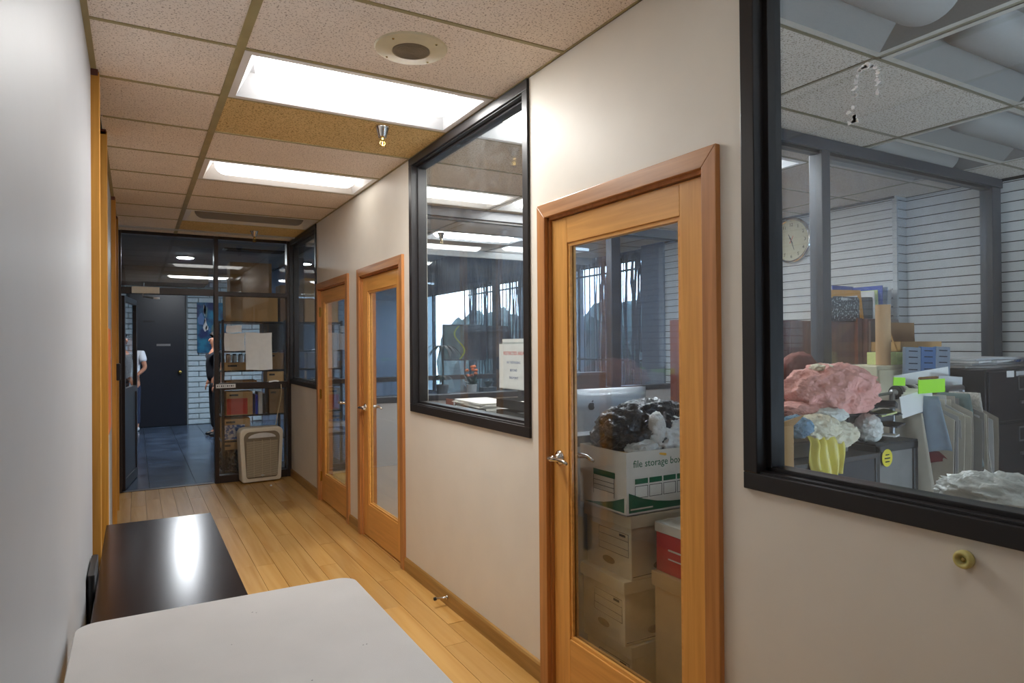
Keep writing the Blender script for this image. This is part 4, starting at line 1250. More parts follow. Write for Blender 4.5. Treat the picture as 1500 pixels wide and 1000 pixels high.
# sign
t = thing('warning_sign', 'white restricted area notice in a clear holder on the paper trays', 'sign', (1.97, 3.5, 1.25))
SX = 1.985
bx(SX+.002, SX+.005, 3.30, 3.655, 1.242, 1.545).build('clear_holder', 'glass_clean', t)
bx(SX+.006, SX+.008, 3.29, 3.62, 1.258, 1.565).build('back_sheet', 'paper', t)
bx(SX, SX+.0015, 3.335, 3.650, 1.262, 1.535).build('front_sheet', 'paper', t)
def wl_(s_, z, size, mat): MB().text(s_, size, (SX-.0004, 3.47, z), (0, -1, 0), (0, 0, 1), .0002, 'CENTER').build('lettering', mat, t)
wl_('RESTRICTED AREA', 1.468, .030, 'red_ink'); wl_('NO TRESPASSING', 1.415, .021, 'blue_ink'); wl_('BEYOND', 1.368, .021, 'blue_ink'); wl_('THIS POINT', 1.322, .021, 'blue_ink')
MB().prism([(3.335, 1.242), (3.30, 1.242), (3.30, 1.285)], 'yz', SX-.004, SX).build('holder_corner', 'steel', t)

# R2 desk with computer, hutch
t = thing('office_desk', 'dark office desk behind the partition carrying the silver computer', 'desk', (2.3, 3.05, 0))
bx(1.74, 3.0, 2.68, 2.84 if False else 3.3, .86, .89).build('desktop', 'black_file', t, bevel=.003) if False else None
bx(2.35, 3.05, 2.945, 3.35, .87, .90).build('desktop', 'black_file', t, bevel=.003)
bx(1.98, 3.05, 2.70, 2.945, .87, .90).build('desk_edge', 'black_file', t)
for xx in (2.37, 3.0):
    for yy in (2.72, 3.31): bx(xx, xx+.03, yy, yy+.03, 0, .87).build('leg', 'black_file', t)
# iMac style computer, back to us
t = thing('desktop_computer', 'silver all-in-one computer seen from behind through the near wooden door', 'computer', (2.28, 2.93, .9))
cx0, cx1, cz0, cz1, cy_ = 1.995, 2.55, .955, 1.285, 2.93
q = MB().prism(rrect(cx0, cx1, cz0, cz1, .018), 'xz', cy_+.0, cy_+.012); q.build('screen_edge', 'aluminium', t)
def back(u, v):
    x = cx0+(cx1-cx0)*u; z = cz0+(cz1-cz0)*v
    b = (1-(2*u-1)**4)*(1-(2*v-1)**4)
    return (x, cy_ - .045*b**.8, z)
MB().grid(back, 24, 16).build('back_shell', 'aluminium', t, smooth=True)
MB().prism([(2.24, .902), (2.36, .902), (2.36, .908), (2.24, .908)], 'xz', cy_-.12, cy_+.01).prism([(cy_-.02, .905), (cy_-.012, .905), (cy_-.03, 1.05), (cy_-.05, 1.05)], 'yz', 2.24, 2.36).build('stand', 'aluminium', t)
# apple with a bite
ac = (2.13, 1.195); R_ = .021
pts = []
for k in range(40):
    a = 2*pi*k/40; rr_ = R_*(1 - .14*math.exp(-((a-pi/2)/.35)**2) - .08*math.exp(-((a-3*pi/2)/.3)**2) - .05*(sin(a) < 0)*abs(sin(a)))
    x, z = rr_*cos(a)*1.0, rr_*sin(a)*1.05
    dx, dz = x-R_*1.18, z-R_*.12
    dd = math.hypot(dx, dz)
    if dd < R_*.5: x = R_*1.18+dx/dd*R_*.5; z = R_*.12+dz/dd*R_*.5
    pts.append((ac[0]+x, ac[1]+z))
q = MB().prism(pts, 'xz', cy_-.0475, cy_-.0455)
q.prism([(ac[0]+.001+.012*t_, ac[1]+R_*1.08+.014*t_) for t_ in (0, 1)] + [(ac[0]+.0155, ac[1]+R_*1.12), (ac[0]+.008, ac[1]+R_*1.02)] if False else [(ac[0]+.001, ac[1]+R_*1.05), (ac[0]+.003, ac[1]+R_*1.35), (ac[0]+.011, ac[1]+R_*1.62), (ac[0]+.012, ac[1]+R_*1.3), (ac[0]+.008, ac[1]+R_*1.1)], 'xz', cy_-.0475, cy_-.0455)
q.build('logo', 'logo_black', t, fixn=True)
# hutch
t = thing('hutch_cabinet', 'mahogany office hutch behind the store room partition', 'cabinet', (4.3, 3.5, 0))
bx(3.50, 5.10, 3.32, 3.68, 1.34, 1.70).build('upper_body', 'mahogany_h', t)
for k in range(4):
    a = 3.51+k*.395; bx(a, a+.389, 3.30, 3.32, 1.345, 1.695).build('door', 'mahogany', t, bevel=.003)
bx(5.08, 5.14, 3.27, 3.70, 0, 1.725).build('end_panel', 'mahogany', t)
bx(3.46, 3.50, 3.27, 3.70, 0, 1.705).build('end_panel', 'mahogany', t)
bx(3.50, 5.08, 3.66, 3.70, .75, 1.34).build('back_panel', 'dark_panel', t)
bx(3.50, 5.08, 3.1, 3.70, .72, .75).build('worktop', 'mahogany_h', t)
for k in range(3): bx(3.52+k*.52, 4.02+k*.52, 3.14, 3.16, .1, .70).build('drawer', 'mahogany_h', t)
t = thing('tall_cabinet', 'plain dark brown cabinet right of the mahogany hutch', 'cabinet', (5.37, 3.45, 0))
bx(5.16, 5.60, 3.24, 3.68, 0, 1.72).build('body', 'mahogany_h', t, bevel=.004)
bx(5.18, 5.58, 3.225, 3.24, .03, 1.70).build('door', 'dark_brown', t) if 'dark_brown' in M else (plain('dark_brown', rgb(104, 84, 76), .5), bx(5.18, 5.58, 3.225, 3.24, .03, 1.70).build('door', 'dark_brown', t))
t = thing('cubicle_screen', 'dark fabric cubicle screen behind the silver computer', 'screen', (3.0, 3.9, 0))
bx(1.85+.5, 3.09, 4.0, 4.05, 0, 1.30).build('panel', 'dark_panel', t); bx(2.35, 3.09, 3.99, 4.06, 1.30, 1.32).build('top_rail', 'frame_grey', t)
o = bx(3.455, 3.459, 3.40, 3.56, 1.30, 1.37).build('note_card', 'paper'); tag(o, 'small white card taped on the mahogany hutch', 'card')
# file sorter on hutch top
t = thing('file_holder', 'black perforated file holder with an orange folder on the hutch', 'file holder', (5.0, 3.4, 1.7))
def rr_plate(x0, x1, z0, z1, y0, y1, rad, mat, nm): return MB().prism(rrect(x0, x1, z0, z1, rad, 5), 'xz', y0, y1).build(nm, mat, t, bevel=.001)
rr_plate(4.78, 5.13, 1.66+.045, 1.895, 3.285, 3.29, .03, 'speckled_black', 'front_plate')
rr_plate(4.82, 5.17, 1.705, 1.90, 3.46, 3.465, .03, 'black_plastic', 'back_plate')
bx(4.80, 5.15, 3.285, 3.465, 1.70, 1.705).build('base_plate', 'black_plastic', t)
bx(4.89, 4.97, 3.281, 3.285, 1.865, 1.885).build('white_tag', 'paper', t)
o = MB().prism([(4.75, 1.88), (4.77, 1.945), (5.17, 1.955), (5.21, 1.72), (5.17, 1.715), (5.135, 1.91)], 'xz', 3.30, 3.306).build('orange_folder', 'orange_folder', fixn=True); tag(o, 'orange folder standing in the black file holder', 'folder')
for k, (xa, m_, nm, lb, tp) in enumerate([(5.30, 'paper', 'folder', 'white folder in the upright row on the dark brown cabinet', 1.95), (5.34, 'pale_lime', 'folder', 'pale green folder in the upright row on the dark brown cabinet', 1.96), (5.40, 'blue_folder', 'folder', 'dark blue folder in the upright row on the dark brown cabinet', 2.0), (5.46, 'grey_blue_plastic', 'folder', 'grey-blue folder near the end of the upright row', 1.99), (5.51, 'paper', 'folder', 'white folder at the right end of the upright row', 1.98)]):
    q = MB(); q.xf = Matrix.Translation((xa, 3.4, 1.72)) @ Matrix.Rotation(radians(-3+k*2), 4, 'Y')
    q.box(0, .008, -.14, .14, .001, tp-1.72); o = q.build(nm, m_); tag(o, lb, 'folder', 'upright folders on the dark brown cabinet')
o = bx(5.22, 5.29, 3.27, 3.5, 1.722, 1.90).build('book_end', 'black_plastic', bevel=.006); tag(o, 'black bookend box left of the upright folders', 'bookend')
o = bx(5.13, 5.41, 3.52, 3.53, 1.722, 2.01).build('blue_binder', 'blue_folder'); tag(o, 'broad blue binder cover standing behind the orange folder', 'binder')

# clock
ccx, ccy, ccz = XB-.02, 4.28, 2.53
t = thing('wall_clock', 'round chrome-rimmed wall clock on the white slatwall', 'clock', (ccx, ccy, ccz-.22))
MB().lathe([(.205, -.015), (.218, -.01), (.222, .01), (.212, .03), (.198, .03), (.196, .012)], (ccx, ccy, ccz), (-1, 0, 0), 48).build('rim', 'chrome', t, smooth=True)
MB().lathe([(.1965, .0), (.1965, .0145)], (ccx, ccy, ccz), (-1, 0, 0), 48).build('dial', 'clock_face', t)
q = MB()
for h in range(12):
    a = radians(90-30*(h or 12))
    s_ = str(h or 12)
    q.text(s_, .045, (ccx-.0149, ccy - .155*cos(a) + (0), ccz+.155*sin(a)-.016), (0, -1, 0), (0, 0, 1), .0004, 'CENTER')
q.build('numerals', 'dark_ink', t)
def hand(a, L_, w_, mat):
    a = radians(a); ca, sa = cos(a), sin(a)
    pts = [(ccy-(-.03*ca - w_*sa), ccz+(-.03*sa + w_*ca)), (ccy-(L_*ca-w_*.4*sa), ccz+L_*sa+w_*.4*ca), (ccy-(L_*ca+w_*.4*sa), ccz+L_*sa-w_*.4*ca), (ccy-(-.03*ca+w_*sa), ccz+(-.03*sa-w_*ca))]
    MB().prism(pts, 'yz', ccx-.018, ccx-.016).build('hand', mat, t, fixn=True)
hand(115, .07, .006, 'dark_ink'); hand(-70, .10, .005, 'dark_ink'); hand(60, .05, .004, 'red_ink')

# ================================================================== STORE ROOM (R3): file boxes behind door 3
def tx(q, s_, size, org, u, v, al='LEFT'): return q.text(s_, size, org, u, v, .0003, al)
bx0, by0 = 1.765, 2.14
bw, bd = .40, .325
def filebox(z0, h, label, kind, dx=0, dy=0, rz=0):
    x0, x1, y0, y1 = bx0+dx, bx0+dx+bw, by0+dy, by0+dy+bd
    t = thing('file_storage_box', label, 'box', ((x0+x1)/2, (y0+y1)/2, z0), 'file storage boxes stacked behind the near door')
    Xf = rotz((x0+x1)/2, (y0+y1)/2, rz)
    def Q(): q = MB(); q.xf = Xf; return q
    e = .0008
    if kind == 'green':
        q = Q(); w_ = .004
        q.box(x0, x1, y0, y0+w_, z0, z0+h).box(x0, x1, y1-w_, y1, z0, z0+h).box(x0, x0+w_, y0+w_, y1-w_, z0, z0+h).box(x1-w_, x1, y0+w_, y1-w_, z0, z0+h).box(x0, x1, y0, y1, z0, z0+.004)
        q.build('box_body', 'box_white', t)
        q = Q(); tx(q, 'file storage box', .043, (x0+.036, y0-e, z0+h-.064), (1, 0, 0), (0, 0, 1)); q.build('lettering', 'green_ink', t)
        q = Q()
        for k in range(4): q.box(x0+.045+k*.078, x0+.045+k*.078+.070, y0-e, y0, z0+.128, z0+.150)
        q.prism([(x0+.012, z0+.012), (x1-.008, z0+.012), (x1-.008, z0+.035)] + [(x0+.012+(bw-.02)*(1-t_), z0+.035+.06*(t_**3)) for t_ in (.2, .4, .6, .8, 1)], 'xz', y0-e, y0)
        q.build('printed_band', 'green_ink', t, fixn=True)
        q = Q()
        for k in range(4):
            a, b, c_, d_ = x0+.045+k*.078, x0+.115+k*.078, z0+.07, z0+.120
            q.box(a, b, y0-e, y0, c_, c_+.002).box(a, b, y0-e, y0, d_-.002, d_).box(a, a+.002, y0-e, y0, c_, d_).box(b-.002, b, y0-e, y0, c_, d_)
        for zz in (.12, .10, .08): q.box(x0-e, x0, y0+.08, y1-.1, z0+zz, z0+zz+.002)
        q.box(x0-e, x0, y0+.08, y0+.082, z0+.06, z0+.14).box(x0-e, x0, y1-.102, y1-.1, z0+.06, z0+.14)
        q.build('printed_lines', 'dark_ink', t)
        q = Q(); q.box(x0-e, x0, y0+.075, y1-.1, z0+.142, z0+.168)
        q.prism([(y0+.015, z0+.012), (y1-.03, z0+.012)] + [(y1-.03-(bd-.045)*t_, z0+.018+.055*t_**2) for t_ in (.25, .5, .75, 1)], 'yz', x0-e, x0)
        q.build('side_print', 'green_ink', t, fixn=True)
        q = Q(); q.box(x0+.02, x0+.14, y0-2*e, y0-e, z0+.023, z0+.029); q.build('small_print', 'box_white', t)
    else:
        q = Q(); q.box(x0+.012, x1-.012, y0+.012, y1-.008, z0, z0+h-.055); q.build('box_body', 'box_tan', t, bevel=.002)
        q = Q(); q.box(x0, x1, y0, y1, z0+h-.055, z0+h); q.build('lid', 'box_tan', t, bevel=.003)
        q = Q(); yc = (y0+y1)/2
        q.prism([(yc+.042*cos(2*pi*k/18), z0+.05+.016*sin(2*pi*k/18)) for k in range(18)], 'yz', x0+.012-e, x0+.012)
        xc = (x0+x1)/2
        q.prism([(xc-.02+.048*cos(2*pi*k/18), z0+.045+.018*sin(2*pi*k/18)) for k in range(18)], 'xz', y0+.012-e, y0+.012)
        q.build('hand_hole', 'brown_ink', t)
        q = Q(); xx = x0+.012
        for zz in (.185, .155, .120, .09): q.box(xx-e, xx, y0+.03, y0+.23, z0+zz, z0+zz+.0018)
        q.box(xx-e, xx, y0+.03, y0+.032, z0+.09, z0+.187).box(xx-e, xx, y0+.228, y0+.23, z0+.09, z0+.187)
        q.box(xx-e, xx, y0+.05, y0+.09, z0+.17, z0+.18).box(x0+.02, x1-.02, y0+.012-e, y0+.012, z0+.012, z0+.015)
        q.build('printed_lines', 'dark_ink', t)
    return t
filebox(0.0, .272, 'tan lidded file box at the bottom of the stack behind the near door', 'tan', .012, .01, .02)
filebox(.272, .272, 'tan lidded file box second from the bottom of the stack', 'tan', -.012, .006, -.03)
filebox(.544, .272, 'tan lidded file box just under the green-printed box', 'tan', .008, 0, .01)
filebox(.817, .262, 'open white file storage box with green lettering on top of the stack', 'green', -.01, 0)
t = thing('lidded_carton', 'tan lidded carton in front of the file box stack, under the red box', 'box', (2.04, 1.89, 0))
bx(1.85, 2.105, 1.70, 2.08, 0, .54).build('box_body', 'cardboard', t, bevel=.002); bx(1.84, 2.115, 1.69, 2.09, .54, .60).build('lid', 'cardboard', t, bevel=.003)
MB().prism([(1.86+.05*cos(2*pi*k/18), .50+.016*sin(2*pi*k/18)) for k in range(18)], 'yz', 1.849, 1.85).build('hand_hole', 'red_box', t)
t = thing('red_carton', 'red carton with a white lid resting by the file box stack behind the near door', 'box', (2.04, 1.89, .602))
bx(1.86, 2.10, 1.71, 2.08, .602, .76).build('box_body', 'red_box', t, bevel=.002); bx(1.855, 2.105, 1.705, 2.085, .76, .80).build('lid', 'box_white', t, bevel=.003)
q = MB().box(1.8588, 1.86, 1.82, 2.01, .695, .702).box(1.8588, 1.86, 1.86, 2.01, .66, .665); q.build('printed_lines', 'box_white', t)
# bags on top
o = MB().blob((2.05, 2.33, 1.12), (.25, .15, .13), 5, .34, 3.2, 5, flat=.99).build('black_bag', 'black_bag', smooth=True); tag(o, 'crumpled shiny black plastic bag heaped in the open file box', 'bag')
o = MB().blob((2.56, 2.40, 1.03), (.17, .10, .10), 8, .34, 3.2, 5).build('black_bag', 'black_bag', smooth=True); tag(o, 'second black plastic bag slumped right of the file box stack', 'bag')
t = thing('packing_crate', 'dark crate under the second black bag', 'crate', (2.46, 2.4, 0)); bx(2.53, 2.78, 2.30, 2.53, 0, .92).build('body', 'black_file', t, bevel=.004)
bx(2.525, 2.785, 2.295, 2.535, .92, .94).build('rim', 'black_plastic', t)
o = MB().blob((2.06, 2.20, 1.115), (.115, .05, .075), 12, .36, 3.0, 5).build('white_bag', 'white_bag', smooth=True); tag(o, 'crumpled white plastic bag at the right of the open file box', 'bag')
o = MB().blob((1.955, 2.18, 1.165), (.035, .035, .06), 15, .3, 3.0, 4).build('white_bag', 'white_bag', smooth=True); tag(o, 'small twist of white plastic rising against the black bag', 'bag')
o = MB().blob((1.90, 2.20, 1.078), (.08, .045, .035), 18, .35, 4.5, 4).build('lace_trim', 'white_cloth', smooth=True); tag(o, 'frilly white trim lying at the front edge of the open file box', 'cloth')
for k, (x, y, a) in enumerate([(1.78, 2.21, .15), (1.86, 2.19, -.25)]):
    q = MB(); q.xf = Matrix.Translation((x, y, 1.062+.007*k)) @ Matrix.Rotation(a, 4, 'Z') @ Matrix.Rotation(radians(8), 4, 'Y')
    q.box(0, .12, -.03, .13, 0, .010); o = q.build('yellow_envelope', 'yellow_env', bevel=.003); tag(o, ['yellow envelope at the left corner of the open file box', 'yellow envelope lying across the first one in the file box'][k], 'envelope', 'yellow envelopes in the file box')

# ================================================================== STORE ROOM seen through the large window
t = thing('work_table', 'dark storage cabinet under the heaped fabrics', 'cabinet', (2.43, 1.95, 0))
bx(2.14, 2.72, 1.68, 2.25, 0, 1.04).build('body', 'dark_panel', t, bevel=.004)
bx(2.13, 2.73, 1.67, 2.26, 1.04, 1.06).build('top', 'black_file', t, bevel=.002)
zt = 1.061
for k in range(6):
    m_ = ['white_plastic', 'black_file', 'paper', 'black_file', 'paper', 'dark_metal'][k]
    q = MB(); q.xf = Matrix.Translation((2.47, 1.93, 0)) @ Matrix.Rotation(radians(-6+3*k), 4, 'Z')
    q.box(-.19, .21, -.16, .2, zt+.06+k*.018, zt+.06+k*.018+.016); o = q.build('portfolio', m_, bevel=.002)
    tag(o, ['white flat portfolio board at the bottom of the pile', 'lower black portfolio board in the pile', 'pale portfolio board midway in the pile', 'upper black portfolio board in the pile', 'white portfolio board near the top of the pile', 'charcoal portfolio board on top of the pile'][k]+' under the pink fabric', 'board', 'portfolio boards under the fabrics')
o = bx(2.28, 2.66, 1.76, 2.12, zt, zt+.058).build('flat_box', 'paper_grey', bevel=.004); tag(o, 'pale flat box at the base of the fabric pile', 'box')
q = MB().blob((2.66, 1.84, 1.31), (.20, .14, .11), 31, .34, 2.4, 5, flat=1.228)
o = q.build('pink_fabric', 'pink_cloth', smooth=True); tag(o, 'heap of crumpled pink fabric on the store room pile', 'fabric')
o = MB().blob((2.42, 1.84, 1.245), (.12, .08, .03), 35, .35, 3, 4).build('pink_fabric', 'pink_cloth', smooth=True); tag(o, 'trailing end of pink fabric left of the heap', 'fabric')
o = MB().tube([(2.68, 1.80, 1.425), (2.74, 1.80, 1.405), (2.80, 1.80, 1.37), (2.87, 1.80, 1.345)], [.014, .022, .024, .022], 12).build('cream_roll', 'cream_cloth', smooth=True); tag(o, 'cream fabric roll lying over the pink heap', 'fabric roll')
o = MB().blob((2.60, 1.84, 1.415), (.05, .05, .02), 37, .3, 3, 4).build('cream_scrap', 'cream_cloth', smooth=True); tag(o, 'cream fabric scrap on top of the pink heap', 'fabric')
o = MB().blob((2.50, 1.74, 1.225), (.08, .05, .03), 41, .35, 3, 4).build('white_fabric', 'white_cloth', smooth=True); tag(o, 'white fabric tucked under the right of the pink heap', 'fabric')
o = MB().blob((2.36, 1.70, 1.19), (.10, .07, .045), 43, .3, 3, 5).build('cream_fabric', 'cream_cloth', smooth=True); tag(o, 'bundle of cream fabric in front of the boards', 'fabric')
o = MB().blob((2.49, 1.71, 1.15), (.11, .06, .05), 44, .3, 3, 5).build('cream_fabric', 'cream_cloth', smooth=True); tag(o, 'lower cream fabric bundle at the right of the yellow satin', 'fabric')
o = MB().blob((2.22, 1.68, 1.205), (.045, .05, .035), 46, .45, 5, 4).build('blue_fabric', 'blue_cloth', smooth=True); tag(o, 'small crumpled blue cloth beside the cream bundle', 'fabric')
def sat(u, v):
    x = 2.25+.19*u-.03*v*(u-.3)+.03*v; s = v
    y = 1.70-.05*min(1, s*2.6); z = 1.165 if s < .25 else 1.165-(s-.25)*(.20+.04*sin(u*3))
    return (x+.012*sin(v*6+u*5), y+.014*sin(u*22+v*2), z+.008*sin(u*18)+ (.012*sin(u*9) if v > .9 else 0))
o = MB().grid(sat, 36, 20).build('yellow_satin', 'yellow_satin', smooth=True, solid=.003); tag(o, 'yellow satin cloth draped over the front of the cabinet', 'fabric')
t = thing('open_carton', 'open cardboard box at the left edge behind the large window', 'box', (1.83, 1.52, .98))
bx(1.77, 1.90, 1.45, 1.60, .98, 1.255).build('box_body', 'cardboard', t, bevel=.002)
q = MB(); q.add([(1.77, 1.45, 1.255), (1.90, 1.45, 1.255), (1.91, 1.42, 1.29), (1.78, 1.42, 1.27)], [(0, 1, 2, 3)]); q.build('flap', 'cardboard', t, solid=.003)
o = bx(1.76, 1.91, 1.44, 1.61, 0, .978).build('side_cabinet', 'dark_panel', bevel=.004); tag(o, 'dark low cabinet under the open cardboard box', 'cabinet')
# red/green bag behind left
o = MB().blob((3.3, 2.48, 1.33), (.16, .05, .13), 51, .2, 3, 4).build('red_bag', 'red_cloth', smooth=True); tag(o, 'reddish plaid bundle behind the pink fabric by the partition', 'bag')
o = bx(3.23, 3.34, 2.415, 2.425, 1.26, 1.38).build('white_card', 'paper'); tag(o, 'white card pinned before the reddish bundle', 'card')
t = thing('low_shelf', 'dark shelf under the reddish bundle by the partition', 'shelf', (3.3, 2.4, 0)); bx(2.95, 3.55, 2.32, 2.54, 0, 1.22).build('body', 'dark_panel', t); bx(2.94, 3.56, 2.31, 2.545, 1.2, 1.22).build('top', 'mahogany_h', t)

# crate cart
t = thing('black_cart', 'black framed bin with smoky side panels and a yellow sticker', 'bin', (2.92, 1.85, 0))
x0, x1, y0, y1 = 2.76, 3.08, 1.70, 2.05
for xx in (x0, x1-.03):
    for yy in (y0, y1-.03): bx(xx, xx+.03, yy, yy+.03, .05, 1.08).build('post', 'black_plastic', t, bevel=.003)
for zz in (.1, 1.05):
    MB().box(x0, x1, y0, y0+.03, zz, zz+.03).box(x0, x1, y1-.03, y1, zz, zz+.03).box(x0, x0+.03, y0, y1, zz, zz+.03).box(x1-.03, x1, y0, y1, zz, zz+.03).build('rail', 'black_plastic', t)
bx(x0+.03, x1-.03, y0+.01, y0+.015, .13, 1.05).build('side_panel', 'smoke_panel', t); bx(x0+.01, x0+.015, y0+.03, y1-.03, .13, 1.05).build('side_panel', 'black_file', t)
bx(x0, x1, y0, y1, 1.08, 1.09).build('lid', 'black_plastic', t, bevel=.003)
q = MB().lathe([(.038, 0), (.038, .001)], (2.84, y0-.0005, 1.025), (0, -1, 0), 28); q.build('sticker', 'sticker_yellow', t, label='round yellow sticker with dark lettering')
q = MB(); 
for k, w_ in enumerate((.014, .020, .016)): q.box(2.84-w_, 2.84+w_, y0-.0024, y0-.0016, 1.036-.015*k, 1.041-.015*k)
q.build('printed_lines', 'dark_ink', t)
r = random.Random(77)
clut = [('black', 'black_plastic'), ('white', 'paper'), ('yellow', 'yellow_env'), ('grey', 'steel'), ('pale green', 'pale_lime'), ('charcoal', 'black_file')]
for k in range(24):
    nm, m_ = clut[k % 6]
    q = MB(); q.xf = Matrix.Translation((2.83+.18*r.random(), 1.76+.2*r.random(), 1.095+(k%12)*.011)) @ Matrix.Rotation(r.uniform(0, 3), 4, 'Z') @ Matrix.Rotation(r.uniform(-.35, .35), 4, 'X')
    q.box(-.07*r.uniform(.5, 1.1), .07*r.uniform(.5, 1.1), -.03, .03*r.uniform(.6, 1.3), 0, .008); o = q.build('small_packet', m_, bevel=.001)
    tag(o, nth('pk'+nm)+' '+nm+' packet from the bottom in the clutter on the black bin', 'packet', nm+' packets on the black bin')
for k, (xa, ya, za, a_, nm_, m_) in enumerate([(2.90, 1.95, 1.10, .3, 'black letter tray', 'black_plastic'), (2.88, 1.86, 1.17, -.2, 'charcoal card case', 'black_file'), (2.93, 1.80, 1.235, .5, 'dark grey notebook', 'dark_metal')]):
    q = MB(); q.xf = Matrix.Translation((xa, ya, za)) @ Matrix.Rotation(a_, 4, 'Z') @ Matrix.Rotation(.12*(k-1), 4, 'Y')
    q.box(-.13, .13, -.08, .08, 0, .045-.01*k); o = q.build('desk_tray', m_, bevel=.003); tag(o, nm_+' tilted in the clutter on the black bin', 'tray')
t = thing('scissors', 'steel scissors with black handles lying on the bin clutter', 'scissors', (2.9, 1.74, 1.20))
q = MB().tube([(2.83, 1.735, 1.21), (2.94, 1.745, 1.205)], [.002, .006], 6).tube([(2.83, 1.745, 1.21), (2.94, 1.735, 1.205)], [.002, .006], 6); q.build('blade', 'steel', t)
q = MB()
for s in (1, -1): q.tube([(2.94+.022+.02*cos(a*pi/4), 1.74+s*.018+.014*sin(a*pi/4), 1.205) for a in range(9)], .004, 6)
q.build('handle', 'black_plastic', t)
o = MB().blob((2.80, 1.76, 1.15), (.045, .045, .05), 61, .5, 4, 4).build('crumpled_bag', 'white_bag', smooth=True); tag(o, 'crumpled white tissue at the left end of the bin clutter', 'bag')
o = MB().blob((2.93, 1.96, 1.19), (.09, .05, .07), 63, .35, 3, 4).build('black_pouch', 'black_bag', smooth=True); tag(o, 'black soft pouch on the bin between fabric heap and papers', 'pouch')
o = MB().blob((2.95, 1.90, 1.29), (.09, .05, .045), 64, .4, 3, 4).build('clear_wrap', 'clear_bag', smooth=True); tag(o, 'crumpled clear plastic wrap beside the pink heap', 'wrap')

# rack rod with rings
t = thing('hanging_rack', 'metal hanging rail with black ring dividers full of paper patterns', 'rack', (3.4, 1.84, 0))
RY, RZ = 1.84, 1.288
MB().tube([(3.12, RY, RZ), (3.74, RY, RZ)], .016, 14).build('rod', 'steel', t, smooth=True)
MB().tube([(3.12, RY, RZ), (3.12, RY, .03)], .013, 10).tube([(3.12, RY-.22, .03), (3.12, RY+.22, .03)], .013, 10).build('upright', 'steel', t)
MB().tube([(3.74, RY, RZ), (3.74, RY, .03)], .013, 10).tube([(3.74, RY-.22, .03), (3.74, RY+.22, .03)], .013, 10).build('upright', 'steel', t)
MB().tube([(2.97, RY, RZ-.01), (3.14, RY, RZ)], .007, 8).build('hook_arm', 'steel', t)
for k in range(9):
    x = 3.15+k*.03
    MB().lathe([(.032, -.006), (.034, 0), (.032, .006), (.017, .006), (.017, -.006)], (x, RY, RZ), (1, 0, 0), 20).build('ring', ['black_plastic', 'steel', 'paper_grey'][k % 3], t, smooth=False)
r = random.Random(55)
pk = ['manila', 'tan', 'taupe', 'light grey', 'grey']
x = 3.17; k = 0
while x < 3.64:
    c_ = r.randrange(5); w_ = r.uniform(.13, .2); zb = r.uniform(.45, .75); top = RZ-.035+r.uniform(-.01, .02)
    yc = RY-.03+r.uniform(-.03, .02); sh = r.uniform(-.02, .02); ph = r.uniform(0, 6)
    q = MB().grid(lambda u, v: (x+.010*sin(u*4+ph)+sh*(1-v)+.006*sin(v*7+ph), yc-w_+2*w_*(u-.0)*(1 if v > .93 else 1)*(.35+.65*min(1, (1-v)*6+.3))+(0 if v < .93 else w_*.5), zb+(top-zb)*v), 6, 16)
    o = q.build('pattern_sheet', 'pattern_card_%d' % c_, solid=.0025)
    tag(o, nth(pk[c_])+' '+pk[c_]+' paper pattern from the ringed end of the store room rail', 'pattern', pk[c_]+' patterns on the rail')
    x += r.uniform(.013, .024); k += 1
# front hanging garments on near end
def drape(x, y0, y1, z0, z1, m_, nm, lb, ph, cat='garment', slope=.0):
    q = MB().grid(lambda u, v: (x+.012*sin(u*9+ph)*(1-v*.7)+slope*(1-v), y0+(y1-y0)*(.5+(u-.5)*(1-.45*v)), z0+(z1-z0)*v+.01*sin(u*7+ph)*(1-v)), 14, 12)
    o = q.build(nm, m_, smooth=True, solid=.004); tag(o, lb, cat)
drape(3.16, 1.60, 1.84, 1.03, 1.28, 'pale_blue_cloth', 'pale_blue_garment', 'pale blue garment hanging at the near end of the pattern rail', 1, slope=.0)
drape(3.162, 1.605, 1.83, .98, 1.03, 'wine', 'wine_garment', 'dark wine cloth edge below the pale blue garment', 1)
drape(3.44, 1.60, 1.86, .94, 1.28, 'teal_grey', 'teal_garment', 'grey-green garment hanging among the paper patterns', 3)
drape(3.54, 1.60, 1.86, .86, 1.28, 'lace', 'lace_garment', 'grey lace garment at the far end of the pattern rail', 5)
drape(3.14, 1.66, 1.9, .80, 1.20, 'pattern_card_0', 'kraft_sheet', 'broad kraft sheet hanging nearest the black bin', 2, 'pattern')
# white label cards and lime folders standing behind/above the rail
for k, (x0, x1, z0, z1, y, m_, nm, lb) in enumerate([
    (3.09, 3.31, 1.292, 1.355, 1.70, 'lime', 'lime_card', 'long lime green card lying along the pattern rail'),
    (2.93, 3.02, 1.335, 1.372, 1.72, 'lime', 'lime_card', 'short lime green card left of the long one'),
    (3.30, 3.80, 1.24, 1.36, 1.93, 'paper', 'pattern_envelope', 'white pattern envelope standing behind the lime card'),
    (3.60, 3.83, 1.18, 1.355, 1.885, 'paper_grey', 'pattern_envelope', 'large pale envelope at the right of the lime card')]):
    q = MB(); q.xf = Matrix.Translation((x0, y, z0)) @ Matrix.Rotation(radians([0, 3, -4, 4][k]), 4, 'Y')
    q.box(0, x1-x0, 0, .004, 0, z1-z0); o = q.build(nm, m_, bevel=.001); tag(o, lb, 'card')
for k in range(5):
    q = MB(); q.xf = Matrix.Translation((3.03+k*.03, 1.74+.012*k, 1.18+.008*k)) @ Matrix.Rotation(radians(-12+4*k), 4, 'Y') @ Matrix.Rotation(radians(5*k-10), 4, 'Z')
    q.box(0, .20, 0, .003, 0, .10); o = q.build('printed_sheet', 'paper'); tag(o, nth('printed')+' white printed sheet from the left at the ringed end of the rail', 'paper', 'printed sheets at the near end of the rail')
q = MB()
